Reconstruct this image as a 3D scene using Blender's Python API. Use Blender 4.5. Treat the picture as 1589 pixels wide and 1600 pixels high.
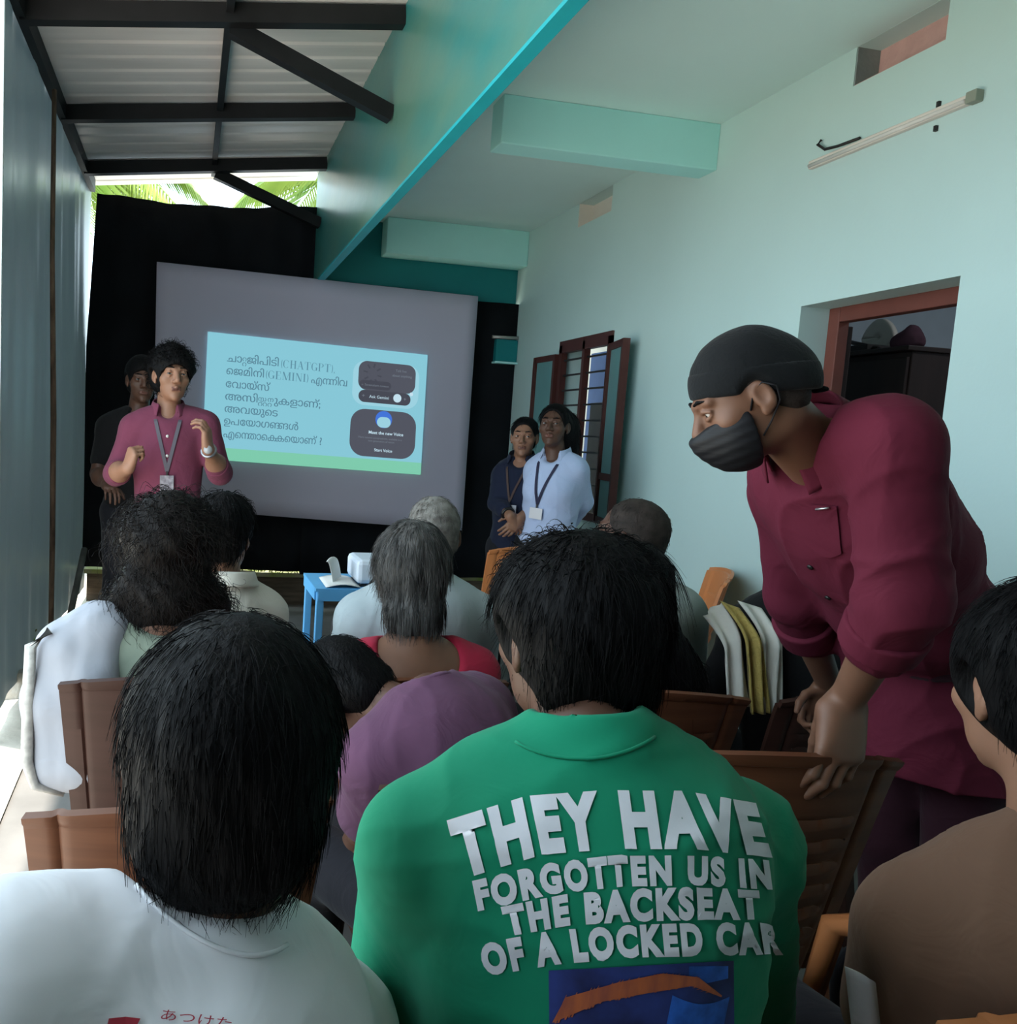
import bpy, bmesh, math, random
import numpy as np
from mathutils import Matrix, Vector
from mathutils.bvhtree import BVHTree

for o in list(bpy.data.objects):
    bpy.data.objects.remove(o)
SC = bpy.context.scene
COL = SC.collection
rng = np.random.default_rng(7)
random.seed(7)

# ------------------------------------------------------------------ camera
YAW, PITCH, ROLL = 0.19130852, -0.0992165, 0.05383708
FPX, PX, PY, CAMZ = 1249.77, 530.79, 800.0, 1.45
_f = np.array([math.sin(YAW)*math.cos(PITCH), math.cos(YAW)*math.cos(PITCH), math.sin(PITCH)])
_r = np.array([math.cos(YAW), -math.sin(YAW), 0.0])
_u = np.cross(_r, _f)
CR = _r*math.cos(ROLL) + _u*math.sin(ROLL)
CU = -_r*math.sin(ROLL) + _u*math.cos(ROLL)
CF = _f
CPOS = np.array([0.0, 0.0, CAMZ])
cd = bpy.data.cameras.new('camera')
cam = bpy.data.objects.new('camera', cd)
COL.objects.link(cam)
cd.sensor_fit = 'HORIZONTAL'
cd.sensor_width = 36.0
cd.lens = FPX/1589.0*36.0
cd.shift_x = (794.5-PX)/1589.0
cd.shift_y = (PY-800.0)/1589.0
cd.clip_start = 0.02
m4 = Matrix.Identity(4)
for i in range(3):
    m4[i][0] = CR[i]; m4[i][1] = CU[i]; m4[i][2] = -CF[i]; m4[i][3] = CPOS[i]
cam.matrix_world = m4
SC.camera = cam

# ------------------------------------------------------------------ daylight
w = bpy.data.worlds.new('daylight')
SC.world = w
w.use_nodes = True
bg = w.node_tree.nodes['Background']
bg.inputs[0].default_value = (0.70, 0.88, 1.0, 1)
bg.inputs[1].default_value = 4.2
sd = bpy.data.lights.new('sun', 'SUN')
sd.energy = 12.0
sd.angle = 0.02
sd.color = (1.0, 0.95, 0.86)
sun = bpy.data.objects.new('sun', sd)
COL.objects.link(sun)
sun.rotation_euler = (math.radians(-3), math.radians(-6), 0)
SC.view_settings.view_transform = 'Standard'
SC.view_settings.look = 'None'
SC.view_settings.gamma = 1.0
SC.view_settings.use_curve_mapping = False
SC.view_settings.exposure = 0.12
SC.cycles.use_denoising = True
SC.cycles.max_bounces = 8
SC.cycles.diffuse_bounces = 5

# ------------------------------------------------------------------ helpers
def A(*v): return np.array(v, float)
def nrm(v):
    v = np.asarray(v, float); return v/(np.linalg.norm(v)+1e-12)
def ray(x, y): return CR*(x-PX)+CU*-(y-PY)+CF*FPX
def at(x, y, Y):
    d = ray(x, y); return CPOS+d*(Y/d[1])
def atx(x, y, X):
    d = ray(x, y); return CPOS+d*(X/d[0])
def atz(x, y, Z):
    d = ray(x, y); return CPOS+d*((Z-CAMZ)/d[2])

MATS = {}
def mat(name, col, rough=0.7, spec=0.3, var=0.0, vscale=8.0, bump=0.0, bscale=40.0, stretch=(1, 1, 1), metal=0.0,
        col2=None, emit=None, estr=0.0, alpha=1.0, trans=0.0, sheen=0.0, sub=0.0, bdist=0.0):
    if name in MATS: return MATS[name]
    m = bpy.data.materials.new(name); m.use_nodes = True
    nt = m.node_tree; b = nt.nodes['Principled BSDF']
    b.inputs['Base Color'].default_value = (*col, 1)
    b.inputs['Roughness'].default_value = rough
    b.inputs['Specular IOR Level'].default_value = spec
    b.inputs['Metallic'].default_value = metal
    b.inputs['Alpha'].default_value = alpha
    b.inputs['Transmission Weight'].default_value = trans
    b.inputs['Sheen Weight'].default_value = sheen
    if sub:
        b.inputs['Subsurface Weight'].default_value = sub
        b.inputs['Subsurface Radius'].default_value = (0.01, 0.004, 0.002)
    if emit:
        b.inputs['Emission Color'].default_value = (*emit, 1)
        b.inputs['Emission Strength'].default_value = estr
    tc = nt.nodes.new('ShaderNodeTexCoord'); mp = nt.nodes.new('ShaderNodeMapping')
    nt.links.new(tc.outputs['Object'], mp.inputs['Vector'])
    mp.inputs['Scale'].default_value = stretch
    if var or col2:
        n = nt.nodes.new('ShaderNodeTexNoise'); n.inputs['Scale'].default_value = vscale; n.inputs['Detail'].default_value = 5
        nt.links.new(mp.outputs[0], n.inputs['Vector'])
        r = nt.nodes.new('ShaderNodeValToRGB')
        c2 = col2 if col2 else tuple(min(1, c*(1+var)) for c in col)
        c1 = col if col2 else tuple(c*(1-var) for c in col)
        r.color_ramp.elements[0].position = 0.32; r.color_ramp.elements[1].position = 0.68
        r.color_ramp.elements[0].color = (*c1, 1); r.color_ramp.elements[1].color = (*c2, 1)
        nt.links.new(n.outputs[0], r.inputs[0]); nt.links.new(r.outputs[0], b.inputs['Base Color'])
    if bump:
        n2 = nt.nodes.new('ShaderNodeTexNoise'); n2.inputs['Scale'].default_value = bscale; n2.inputs['Detail'].default_value = 3; n2.inputs['Distortion'].default_value = bdist
        nt.links.new(mp.outputs[0], n2.inputs['Vector'])
        bp = nt.nodes.new('ShaderNodeBump'); bp.inputs['Strength'].default_value = bump; bp.inputs['Distance'].default_value = 0.01
        nt.links.new(n2.outputs[0], bp.inputs['Height']); nt.links.new(bp.outputs[0], b.inputs['Normal'])
    MATS[name] = m
    return m

def link_mesh(name, me, parent=None, m=None):
    o = bpy.data.objects.new(name, me); COL.objects.link(o)
    if parent is not None: o.parent = parent
    if m is not None:
        for mm in (m if isinstance(m, (list, tuple)) else [m]): me.materials.append(mm)
    return o

def mesh_np(name, V, Fq, m=None, parent=None, smooth=True, mi=None):
    """V (n,3), Fq (k,4) quads or (k,3) triangles, or list of such arrays"""
    V = np.asarray(V, np.float32)
    if parent is not None:
        V = V-np.array(parent_origin(parent), np.float32)
    Fs = Fq if isinstance(Fq, list) else [Fq]
    Fs = [np.asarray(f, np.int32) for f in Fs if len(f)]
    me = bpy.data.meshes.new(name)
    me.vertices.add(len(V)); me.vertices.foreach_set('co', V.ravel())
    nl = sum(f.size for f in Fs); nf = sum(len(f) for f in Fs)
    me.loops.add(nl); me.loops.foreach_set('vertex_index', np.concatenate([f.ravel() for f in Fs]))
    me.polygons.add(nf)
    tot = np.concatenate([np.full(len(f), f.shape[1], np.int32) for f in Fs])
    st = np.concatenate([[0], np.cumsum(tot)[:-1]]).astype(np.int32)
    me.polygons.foreach_set('loop_start', st)
    if smooth: me.polygons.foreach_set('use_smooth', np.ones(nf, bool))
    if mi is not None: me.polygons.foreach_set('material_index', np.asarray(mi, np.int32))
    me.update(calc_edges=True); me.validate()
    return link_mesh(name, me, parent, m)

def parent_origin(p):
    v = np.zeros(3)
    while p is not None:
        v = v+np.array(p.location); p = p.parent
    return v

def tag(o, label=None, cat=None, group=None, kind=None):
    if label: o['label'] = label
    if cat: o['category'] = cat
    if group: o['group'] = group
    if kind: o['kind'] = kind
    return o
def thing(name, loc, label, cat, group=None):
    o = bpy.data.objects.new(name, None); COL.objects.link(o)
    o.location = tuple(float(c) for c in loc); o.empty_display_size = 0.1
    return tag(o, label, cat, group)

class MB:
    """collects boxes, tubes and prisms (world coordinates) into one mesh"""
    def __init__(s): s.v = []; s.f = []; s.mi = []; s.cur = 0
    def add(s, verts, faces):
        n = len(s.v); s.v += [tuple(map(float, p)) for p in verts]
        for f in faces: s.f.append([i+n for i in f]); s.mi.append(s.cur)
    def box(s, lo, hi):
        x0, y0, z0 = lo; x1, y1, z1 = hi
        s.add([(x0,y0,z0),(x1,y0,z0),(x1,y1,z0),(x0,y1,z0),(x0,y0,z1),(x1,y0,z1),(x1,y1,z1),(x0,y1,z1)],
              [(0,3,2,1),(4,5,6,7),(0,1,5,4),(1,2,6,5),(2,3,7,6),(3,0,4,7)]); return s
    def bar(s, a, b, wx, wz, up=(0, 0, 1)):
        a = np.array(a, float); b = np.array(b, float); d = nrm(b-a); up = np.array(up, float)
        r = nrm(np.cross(d, up)); u = np.cross(r, d)
        P = []
        for c in (a, b):
            for (i, j) in ((-1,-1),(1,-1),(1,1),(-1,1)): P.append(c+r*i*wx/2+u*j*wz/2)
        s.add(P, [(0,1,2,3),(7,6,5,4),(0,4,5,1),(1,5,6,2),(2,6,7,3),(3,7,4,0)]); return s
    def tube(s, pts, r, n=8, cap=True):
        pts = [np.array(p, float) for p in pts]; rs = r if isinstance(r, (list, tuple)) else [r]*len(pts)
        up = np.array([0.3, 0.2, 1.0]); V = []
        for i, p in enumerate(pts):
            d = nrm(pts[min(i+1, len(pts)-1)]-pts[max(i-1, 0)])
            a = np.cross(d, up)
            if np.linalg.norm(a) < 0.05: a = np.cross(d, (1, 0, 0))
            a = nrm(a); b = np.cross(d, a)
            for k in range(n):
                t = 2*math.pi*k/n; V.append(p+(a*math.cos(t)+b*math.sin(t))*rs[i])
        Fc = []
        for i in range(len(pts)-1):
            for k in range(n):
                k2 = (k+1) % n; Fc.append((i*n+k, i*n+k2, (i+1)*n+k2, (i+1)*n+k))
        if cap: Fc += [tuple(range(n-1, -1, -1)), tuple((len(pts)-1)*n+k for k in range(n))]
        s.add(V, Fc); return s
    def sheet(s, fn, nu, nv, thick=None):
        """fn(u,v)->xyz ; closed sheet with thickness along its normals when thick is set"""
        P = np.array([[fn(i/(nu-1), j/(nv-1)) for j in range(nv)] for i in range(nu)], float)
        if thick:
            du = np.gradient(P, axis=0); dv = np.gradient(P, axis=1)
            N = np.cross(du, dv); N /= (np.linalg.norm(N, axis=2, keepdims=True)+1e-12)
            Q = P+N*thick
        idx = lambda i, j: i*nv+j
        Fc = [(idx(i,j), idx(i,j+1), idx(i+1,j+1), idx(i+1,j)) if thick else (idx(i,j), idx(i+1,j), idx(i+1,j+1), idx(i,j+1)) for i in range(nu-1) for j in range(nv-1)]
        V = list(P.reshape(-1, 3))
        if thick:
            o = nu*nv; V += list(Q.reshape(-1, 3))
            Fc += [(o+idx(i,j), o+idx(i+1,j), o+idx(i+1,j+1), o+idx(i,j+1)) for i in range(nu-1) for j in range(nv-1)]
            for i in range(nu-1):
                Fc.append((idx(i,0), idx(i+1,0), o+idx(i+1,0), o+idx(i,0)))
                Fc.append((idx(i+1,nv-1), idx(i,nv-1), o+idx(i,nv-1), o+idx(i+1,nv-1)))
            for j in range(nv-1):
                Fc.append((idx(0,j+1), idx(0,j), o+idx(0,j), o+idx(0,j+1)))
                Fc.append((idx(nu-1,j), idx(nu-1,j+1), o+idx(nu-1,j+1), o+idx(nu-1,j)))
        s.add(V, Fc); return s
    def build(s, name, m, parent=None, smooth=False, bevel=0.0):
        off = parent_origin(parent)
        me = bpy.data.meshes.new(name)
        me.from_pydata([tuple(np.array(p)-off) for p in s.v], [], s.f); me.update()
        if any(s.mi): me.polygons.foreach_set('material_index', np.array(s.mi, np.int32))
        if smooth: me.polygons.foreach_set('use_smooth', np.ones(len(me.polygons), bool))
        o = link_mesh(name, me, parent, m)
        if bevel:
            b = o.modifiers.new('bevel', 'BEVEL'); b.width = bevel; b.segments = 2; b.limit_method = 'ANGLE'
        return o

# ---- implicit surfaces: primitives blended on a grid, then surface nets
def rotm(yaw=0, pitch=0, roll=0):
    y, p, r = math.radians(yaw), math.radians(pitch), math.radians(roll)
    Rz = np.array([[math.cos(y), -math.sin(y), 0], [math.sin(y), math.cos(y), 0], [0, 0, 1]])
    Rx = np.array([[1, 0, 0], [0, math.cos(p), -math.sin(p)], [0, math.sin(p), math.cos(p)]])
    Ry = np.array([[math.cos(r), 0, math.sin(r)], [0, 1, 0], [-math.sin(r), 0, math.cos(r)]])
    return Rz@Rx@Ry

class Sdf:
    def __init__(s): s.p = []
    def cone(s, a, b, ra, rb, k=0.02, op='u'):
        a = np.array(a, float); b = np.array(b, float)
        R = np.array([ra, rb])[:, None]; P = np.array([a, b])
        lo = (P-R).min(0); hi = (P+R).max(0)
        def fn(x, y, z):
            ba = b-a; L = ba@ba+1e-12
            px, py, pz = x-a[0], y-a[1], z-a[2]
            t = np.clip((px*ba[0]+py*ba[1]+pz*ba[2])/L, 0, 1)
            return np.sqrt((px-ba[0]*t)**2+(py-ba[1]*t)**2+(pz-ba[2]*t)**2)-(ra+(rb-ra)*t)
        s.p.append((op, fn, lo, hi, k)); return s
    def ell(s, c, r, M=None, k=0.02, op='u'):
        c = np.array(c, float); r = np.array(r, float); M = np.eye(3) if M is None else np.array(M, float)
        e = np.sqrt(((M*r)**2).sum(1)); lo = c-e; hi = c+e
        def fn(x, y, z):
            px, py, pz = x-c[0], y-c[1], z-c[2]
            k0 = 0; k1 = 0
            for i in range(3):
                q = (px*M[0, i]+py*M[1, i]+pz*M[2, i])/r[i]
                k0 = k0+q*q; k1 = k1+(q/r[i])**2
            k0 = np.sqrt(k0); k1 = np.sqrt(k1)+1e-9
            return k0*(k0-1)/k1
        s.p.append((op, fn, lo, hi, k)); return s
    def box(s, c, h, M=None, rad=0.01, k=0.01, op='u'):
        c = np.array(c, float); h = np.array(h, float); M = np.eye(3) if M is None else np.array(M, float)
        e = (np.abs(M)*h).sum(1); lo = c-e; hi = c+e
        def fn(x, y, z):
            px, py, pz = x-c[0], y-c[1], z-c[2]; o = 0; mx = None
            for i in range(3):
                q = np.abs(px*M[0, i]+py*M[1, i]+pz*M[2, i])-(h[i]-rad)
                o = o+np.maximum(q, 0)**2; mx = q if mx is None else np.maximum(mx, q)
            return np.sqrt(o)+np.minimum(mx, 0)-rad
        s.p.append((op, fn, lo, hi, k)); return s
    def plane(s, pt, n, k=0.004):
        """keep the side the normal points away from"""
        pt = np.array(pt, float); n = nrm(n)
        s.p.append(('i', lambda x, y, z: (x-pt[0])*n[0]+(y-pt[1])*n[1]+(z-pt[2])*n[2], None, None, k)); return s
    def mesh(s, res, bounds=None):
        us = [p for p in s.p if p[0] == 'u']
        lo = np.min([p[2] for p in us], 0)-3*res-0.012; hi = np.max([p[3] for p in us], 0)+3*res+0.012
        if bounds is not None:
            lo = np.maximum(lo, bounds[0]); hi = np.minimum(hi, bounds[1])
        n = np.ceil((hi-lo)/res).astype(int)+1
        ax = [lo[i]+res*np.arange(n[i]) for i in range(3)]
        D = np.full(n, 0.3, np.float32)
        for op, fn, l, h, k in s.p:
            if l is None: sl = tuple(slice(0, n[i]) for i in range(3))
            else:
                sl = []
                for i in range(3):
                    a = int(np.clip(math.floor((l[i]-k-2.5*res-lo[i])/res), 0, n[i])); b = int(np.clip(math.ceil((h[i]+k+2.5*res-lo[i])/res)+1, 0, n[i]))
                    sl.append(slice(a, b))
                sl = tuple(sl)
                if any(q.stop <= q.start for q in sl): continue
            x = ax[0][sl[0]][:, None, None]; y = ax[1][sl[1]][None, :, None]; z = ax[2][sl[2]][None, None, :]
            d = fn(x, y, z).astype(np.float32); e = D[sl]
            if op == 'u':
                hh = np.maximum(k-np.abs(e-d), 0)/k; D[sl] = np.minimum(e, d)-hh*hh*k*0.25
            else:
                if op == 's': d = -d
                hh = np.maximum(k-np.abs(e-d), 0)/k; D[sl] = np.maximum(e, d)+hh*hh*k*0.25
        return surfnet(D, lo, res)

def surfnet(D, lo, res):
    D = D.copy()
    D[0] = D[-1] = 0.3; D[:, 0] = D[:, -1] = 0.3; D[:, :, 0] = D[:, :, -1] = 0.3
    S = D < 0
    n = np.array(D.shape)
    cnt = np.zeros(n-1, np.int8)
    offs = [(i, j, k) for i in (0, 1) for j in (0, 1) for k in (0, 1)]
    for (i, j, k) in offs: cnt += S[i:n[0]-1+i, j:n[1]-1+j, k:n[2]-1+k]
    mask = (cnt > 0) & (cnt < 8)
    I = np.argwhere(mask)
    vals = {o: D[I[:, 0]+o[0], I[:, 1]+o[1], I[:, 2]+o[2]] for o in offs}
    acc = np.zeros((len(I), 3)); c = np.zeros(len(I))
    for o in offs:
        for axis in range(3):
            if o[axis] == 0:
                q = list(o); q[axis] = 1; q = tuple(q)
                a, b = vals[o], vals[q]; m = (a < 0) != (b < 0)
                t = np.where(m, a/np.where(m, a-b, 1), 0)
                p = np.tile(np.array(o, float), (len(I), 1)); p[:, axis] = t
                acc[m] += p[m]; c[m] += 1
    V = lo+(I+acc/c[:, None])*res
    ids = np.full(n-1, -1, np.int64); ids[mask] = np.arange(len(I))
    F = []
    for axis in range(3):
        a0 = np.take(S, range(0, n[axis]-1), axis); a1 = np.take(S, range(1, n[axis]), axis)
        E = np.argwhere(a0 != a1)
        b, d = [(1, 2), (2, 0), (0, 1)][axis]
        ok = (E[:, b] > 0) & (E[:, d] > 0) & (E[:, b] < n[b]-1) & (E[:, d] < n[d]-1); E = E[ok]
        q = []
        for (db, dd) in ((-1, -1), (0, -1), (0, 0), (-1, 0)):
            g = E.copy(); g[:, b] += db; g[:, d] += dd
            q.append(ids[g[:, 0], g[:, 1], g[:, 2]])
        q = np.stack(q, 1)
        ins = S[E[:, 0], E[:, 1], E[:, 2]]
        q[~ins] = q[~ins][:, ::-1]
        F.append(q)
    return V, np.concatenate(F)

def normals(V, F):
    a = V[F[:, 2]]-V[F[:, 0]]; b = V[F[:, 3 if F.shape[1] == 4 else 1]]-V[F[:, 1 if F.shape[1] == 4 else 0]]
    fn = np.cross(a, b); N = np.zeros_like(V)
    for i in range(F.shape[1]): np.add.at(N, F[:, i], fn)
    return N/(np.linalg.norm(N, axis=1, keepdims=True)+1e-12)

def smooth_mesh(V, F, it=2, lam=0.5):
    for _ in range(it):
        S = np.zeros_like(V); c = np.zeros(len(V))
        k = F.shape[1]
        for i in range(k):
            np.add.at(S, F[:, i], V[F[:, (i+1) % k]]); np.add.at(c, F[:, i], 1)
        V = V*(1-lam)+lam*S/np.maximum(c, 1)[:, None]
    return V

def wav(P, freq, seed, oct=3, aniso=(1, 1, 1)):
    r = np.random.default_rng(seed); out = 0; amp = 1; tot = 0
    Q = P*np.array(aniso)
    for o in range(oct):
        for _ in range(3):
            d = nrm(r.normal(size=3))*freq; ph = r.uniform(0, 6.28)
            w2 = nrm(r.normal(size=3))*freq*0.6
            out = out+amp*np.sin(Q@d+ph+1.3*np.sin(Q@w2+ph*2)); tot += amp
        freq *= 2.0; amp *= 0.5
    return out/tot*1.6

def creases(P, freq, seed, aniso=(1, 1, 1), n=5):
    """sharp-edged cloth creases: ridged, warped waves"""
    r = np.random.default_rng(seed); Q = P*np.array(aniso); out = 0
    for i in range(n):
        d = nrm(r.normal(size=3)); e = nrm(np.cross(d, r.normal(size=3))); ph = r.uniform(0, 6.28)
        s = np.sin(Q@d*freq*r.uniform(.7, 1.5)+ph+1.6*np.sin(Q@e*freq*.45+ph*1.7)+.6*np.sin(Q@e*freq*1.3+ph))
        m = 0.5+0.5*np.sin(Q@e*freq*.5+ph*3)
        out = out+(1-np.abs(s))**3*m
    return out/n-0.12

def join(parts):
    V = []; Q = []; n = 0
    for v, f in parts:
        V.append(v); Q.append(f+n); n += len(v)
    return np.concatenate(V), Q

def tubes(P, r):
    """P (N,K,3) strands -> triangular tubes, tapering to the tip"""
    N, K, _ = P.shape
    T = np.gradient(P, axis=1); T /= (np.linalg.norm(T, axis=2, keepdims=True)+1e-9)
    up = np.tile(np.array([0.31, 0.17, 0.93]), (N, K, 1))
    a = np.cross(T, up); a /= (np.linalg.norm(a, axis=2, keepdims=True)+1e-9); b = np.cross(T, a)
    rr = (r*np.linspace(1, 0.25, K))[None, :, None]
    V = np.stack([P+rr*(a*math.cos(t)+b*math.sin(t)) for t in (0, 2.094, 4.189)], 2)
    idx = np.arange(N*K*3).reshape(N, K, 3)
    F = []
    for k in range(3):
        k2 = (k+1) % 3
        F.append(np.stack([idx[:, :-1, k], idx[:, :-1, k2], idx[:, 1:, k2], idx[:, 1:, k]], -1).reshape(-1, 4))
    return V.reshape(-1, 3), np.concatenate(F)
# ------------------------------------------------------------------ materials of the setting
M_mint = mat('mint_paint', (0.55, 0.715, 0.695), 0.55, 0.3, var=0.03, vscale=1.3, bump=0.05, bscale=60)
M_ceil = mat('ceiling_paint', (0.70, 0.87, 0.845), 0.7, 0.2, var=0.03, vscale=1.0, bump=0.04, bscale=50)
M_mintdeep = mat('mint_beam_paint', (0.47, 0.86, 0.83), 0.6, 0.3, var=0.03, vscale=2, bump=0.06, bscale=40)
M_teal = mat('teal_paint', (0.012, 0.20, 0.205), 0.32, 0.5, col2=(0.10, 0.22, 0.165), vscale=1.6, stretch=(3, 0.7, 1.4), bump=0.25, bscale=5)
M_cyan = mat('cyan_paint', (0.012, 0.36, 0.42), 0.5, 0.4, var=0.05)
M_tealdk = mat('dark_teal_paint', (0.005, 0.20, 0.21), 0.5, 0.4, var=0.08, vscale=2)
M_floor = mat('cement_floor', (0.16, 0.15, 0.14), 0.55, 0.3, var=0.18, vscale=3, bump=0.1, bscale=25)
M_ground = mat('pale_sand', (0.60, 0.54, 0.46), 0.95, 0.1, var=0.12, vscale=2.5, bump=0.35, bscale=30)
M_tarp = mat('dark_sheet', (0.135, 0.170, 0.178), 0.34, 0.5, var=0.12, vscale=1.2, stretch=(1, 2, 0.3), bump=0.2, bscale=6)
_nt = M_tarp.node_tree; _b = _nt.nodes['Principled BSDF']; _o = [n for n in _nt.nodes if n.type == 'OUTPUT_MATERIAL'][0]
_t = _nt.nodes.new('ShaderNodeBsdfTranslucent'); _t.inputs[0].default_value = (0.30, 0.40, 0.44, 1); _m = _nt.nodes.new('ShaderNodeMixShader'); _m.inputs[0].default_value = 0.040
_nt.links.new(_b.outputs[0], _m.inputs[1]); _nt.links.new(_t.outputs[0], _m.inputs[2]); _nt.links.new(_m.outputs[0], _o.inputs[0])   # thin sheet lets some daylight through
M_black = mat('black_cloth', (0.006, 0.007, 0.009), 0.8, 0.15, var=0.3, vscale=3, bump=0.2, bscale=30)
M_steel = mat('black_steel', (0.008, 0.008, 0.009), 0.55, 0.3, var=0.2, vscale=10)
M_roof = mat('zinc_sheet', (0.80, 0.745, 0.73), 0.45, 0.5, var=0.10, vscale=1.5, stretch=(0.6, 4, 1), metal=0.15)
M_brownwood = mat('brown_painted_wood', (0.075, 0.022, 0.018), 0.45, 0.4, var=0.15, vscale=6)
M_doorwood = mat('red_brown_wood', (0.15, 0.045, 0.032), 0.5, 0.35, var=0.15, vscale=6)
M_iron = mat('dark_iron', (0.02, 0.017, 0.017), 0.5, 0.4)
M_pink = mat('pink_plaster', (0.58, 0.36, 0.33), 0.9, 0.1, var=0.12, vscale=9, bump=0.3, bscale=50)
M_greyplast = mat('grey_plaster', (0.25, 0.28, 0.28), 0.9, 0.1, var=0.1, vscale=9, bump=0.2, bscale=50)
M_block = mat('laterite_blocks', (0.10, 0.075, 0.055), 0.9, 0.1, var=0.3, vscale=7, stretch=(0.7, 1, 6), bump=0.5, bscale=30)
M_moss = mat('mossy_cement', (0.33, 0.30, 0.20), 0.95, 0.1, col2=(0.20, 0.24, 0.06), vscale=9, bump=0.4, bscale=40)
M_innerwall = mat('inner_room_paint', (0.52, 0.58, 0.64), 0.7, 0.2, var=0.03)
M_white = mat('white_paint', (0.76, 0.70, 0.63), 0.5, 0.3, var=0.03)
M_blue = mat('blue_paint', (0.03, 0.12, 0.42), 0.5, 0.3, var=0.06)
M_darkwood = mat('dark_wardrobe_wood', (0.028, 0.016, 0.014), 0.4, 0.4, var=0.2, vscale=4, stretch=(3, 3, 0.4))
M_glass = mat('frosted_teal_glass', (0.20, 0.42, 0.42), 0.28, 0.5, trans=0.25, var=0.06, vscale=4)

WX, CZ, YB, YN = 2.65, 3.14, 6.45, -2.2

def S(o): o['kind'] = 'structure'; return o

# floor, ground
S(MB().box((-0.9, YN-1.5, -0.12), (WX, 7.3, 0.0)).build('floor', M_floor))
mb = MB()
g = lambda u, v: (-0.55-11*u+0.07*math.sin(9*v)-0.16*(v-0.4), -6+20*v, 0.012+0.012*math.sin(17*u+3)*math.sin(23*v)-0.02*u)
mb.sheet(g, 40, 60); S(mb.build('ground_yard', M_ground, smooth=True))
mb = MB(); mb.sheet(lambda u, v: (-6+14*u, 7.3+12*v, 0.0+0.03*math.sin(9*u)*math.sin(7*v)), 30, 30); S(mb.build('ground_garden', M_ground, smooth=True))

def holed_wall(name, m, x, t, y0, y1, z0, z1, holes, revealm=None):
    """wall in the plane x..x+t facing -x with rectangular holes (ya,yb,za,zb)"""
    ys = sorted({y0, y1, *[h[0] for h in holes], *[h[1] for h in holes]}); zs = sorted({z0, z1, *[h[2] for h in holes], *[h[3] for h in holes]})
    mb = MB()
    for i in range(len(ys)-1):
        for j in range(len(zs)-1):
            yc, zc = (ys[i]+ys[i+1])/2, (zs[j]+zs[j+1])/2
            if any(h[0] < yc < h[1] and h[2] < zc < h[3] for h in holes): continue
            a, b, c, d = ys[i], ys[i+1], zs[j], zs[j+1]
            mb.add([(x, a, c), (x, b, c), (x, b, d), (x, a, d)], [(0, 3, 2, 1)])
            mb.add([(x+t, a, c), (x+t, b, c), (x+t, b, d), (x+t, a, d)], [(0, 1, 2, 3)])
    for h in holes:
        a, b, c, d = h
        P = [(x, a, c), (x, b, c), (x, b, d), (x, a, d), (x+t, a, c), (x+t, b, c), (x+t, b, d), (x+t, a, d)]
        mb.cur = 0
        mb.add(P, [(0, 1, 5, 4), (1, 2, 6, 5), (2, 3, 7, 6), (3, 0, 4, 7)])
    a, b, c, d = y0, y1, z0, z1
    mb.add([(x, a, c), (x, b, c), (x, b, d), (x, a, d), (x+t, a, c), (x+t, b, c), (x+t, b, d), (x+t, a, d)], [(0, 1, 5, 4), (1, 2, 6, 5), (2, 3, 7, 6), (3, 0, 4, 7)])
    return mb.build(name, m)

DOOR = (2.437, 3.187, 0.0, 2.115); WIN = (4.79, 5.53, 0.95, 2.16)
V1 = (2.615, 3.03, 2.985, 3.139); V2 = (4.965, 5.43, 2.975, 3.139)
S(holed_wall('wall_right', M_mint, WX, 0.20, YN, 7.0, 0.0, CZ, [DOOR, WIN, V1, V2]))
for V in (V1, V2):   # raw plaster inside the vent holes
    mb = MB(); y0, y1, z0, z1 = V
    mb.box((WX+0.11, y0, z0), (WX+0.24, y1, z1)); mb.box((WX+0.004, y0, z0-0.003), (WX+0.11, y1, z0+0.004))
    S(mb.build('trim_5', M_pink if V is V1 else M_white))
    mb = MB(); mb.box((WX+0.004, y1-0.005, z0), (WX+0.11, y1+0.003, z1)); S(mb.build('trim_6', M_greyplast if V is V1 else M_white))
S(MB().box((0.975, YN, CZ), (WX+4.5, 9.6, CZ+0.14)).build('ceiling', M_ceil))
S(MB().box((-0.75, YN-0.12, 0), (WX+0.2, YN, 3.4)).build('wall_light_block', M_floor))  # unseen wall behind the camera, added to block daylight from the rear
S(MB().box((-0.85, YN, 0), (-0.75, -0.12, 3.3)).build('wall_left', M_floor))  # unseen near stretch, added to keep side daylight off the seated backs
# long fascia beam between sheet roof and slab
mb = MB(); mb.box((0.935, YN, 2.615), (0.985, 6.5, 3.62)); tb = S(mb.build('trim_1', M_teal))
mb = MB(); mb.box((0.934, YN, 2.602), (0.986, 6.5, 2.616)); S(mb.build('trim_2', M_cyan))
# cross beams under the slab
mb = MB(); mb.box((1.46, 3.89, 2.907), (WX, 4.04, CZ)); S(mb.build('trim_3', M_mintdeep, bevel=0.006))
mb = MB(); mb.box((1.47, 6.26, 2.865), (WX, 6.44, CZ)); S(mb.build('trim_4', M_mintdeep, bevel=0.006))
# teal band of the far end
S(MB().box((0.985, 6.45, 2.585), (WX, 6.62, CZ)).build('wall_back', M_tealdk))
mb = MB(); mb.box((2.46, 6.33, 2.10), (2.645, 6.43, 2.28)); S(mb.build('trim_7', M_tealdk)); 
mb = MB(); mb.box((2.45, 6.31, 2.085), (2.648, 6.44, 2.10)); S(mb.build('trim_8', M_mintdeep))

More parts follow.
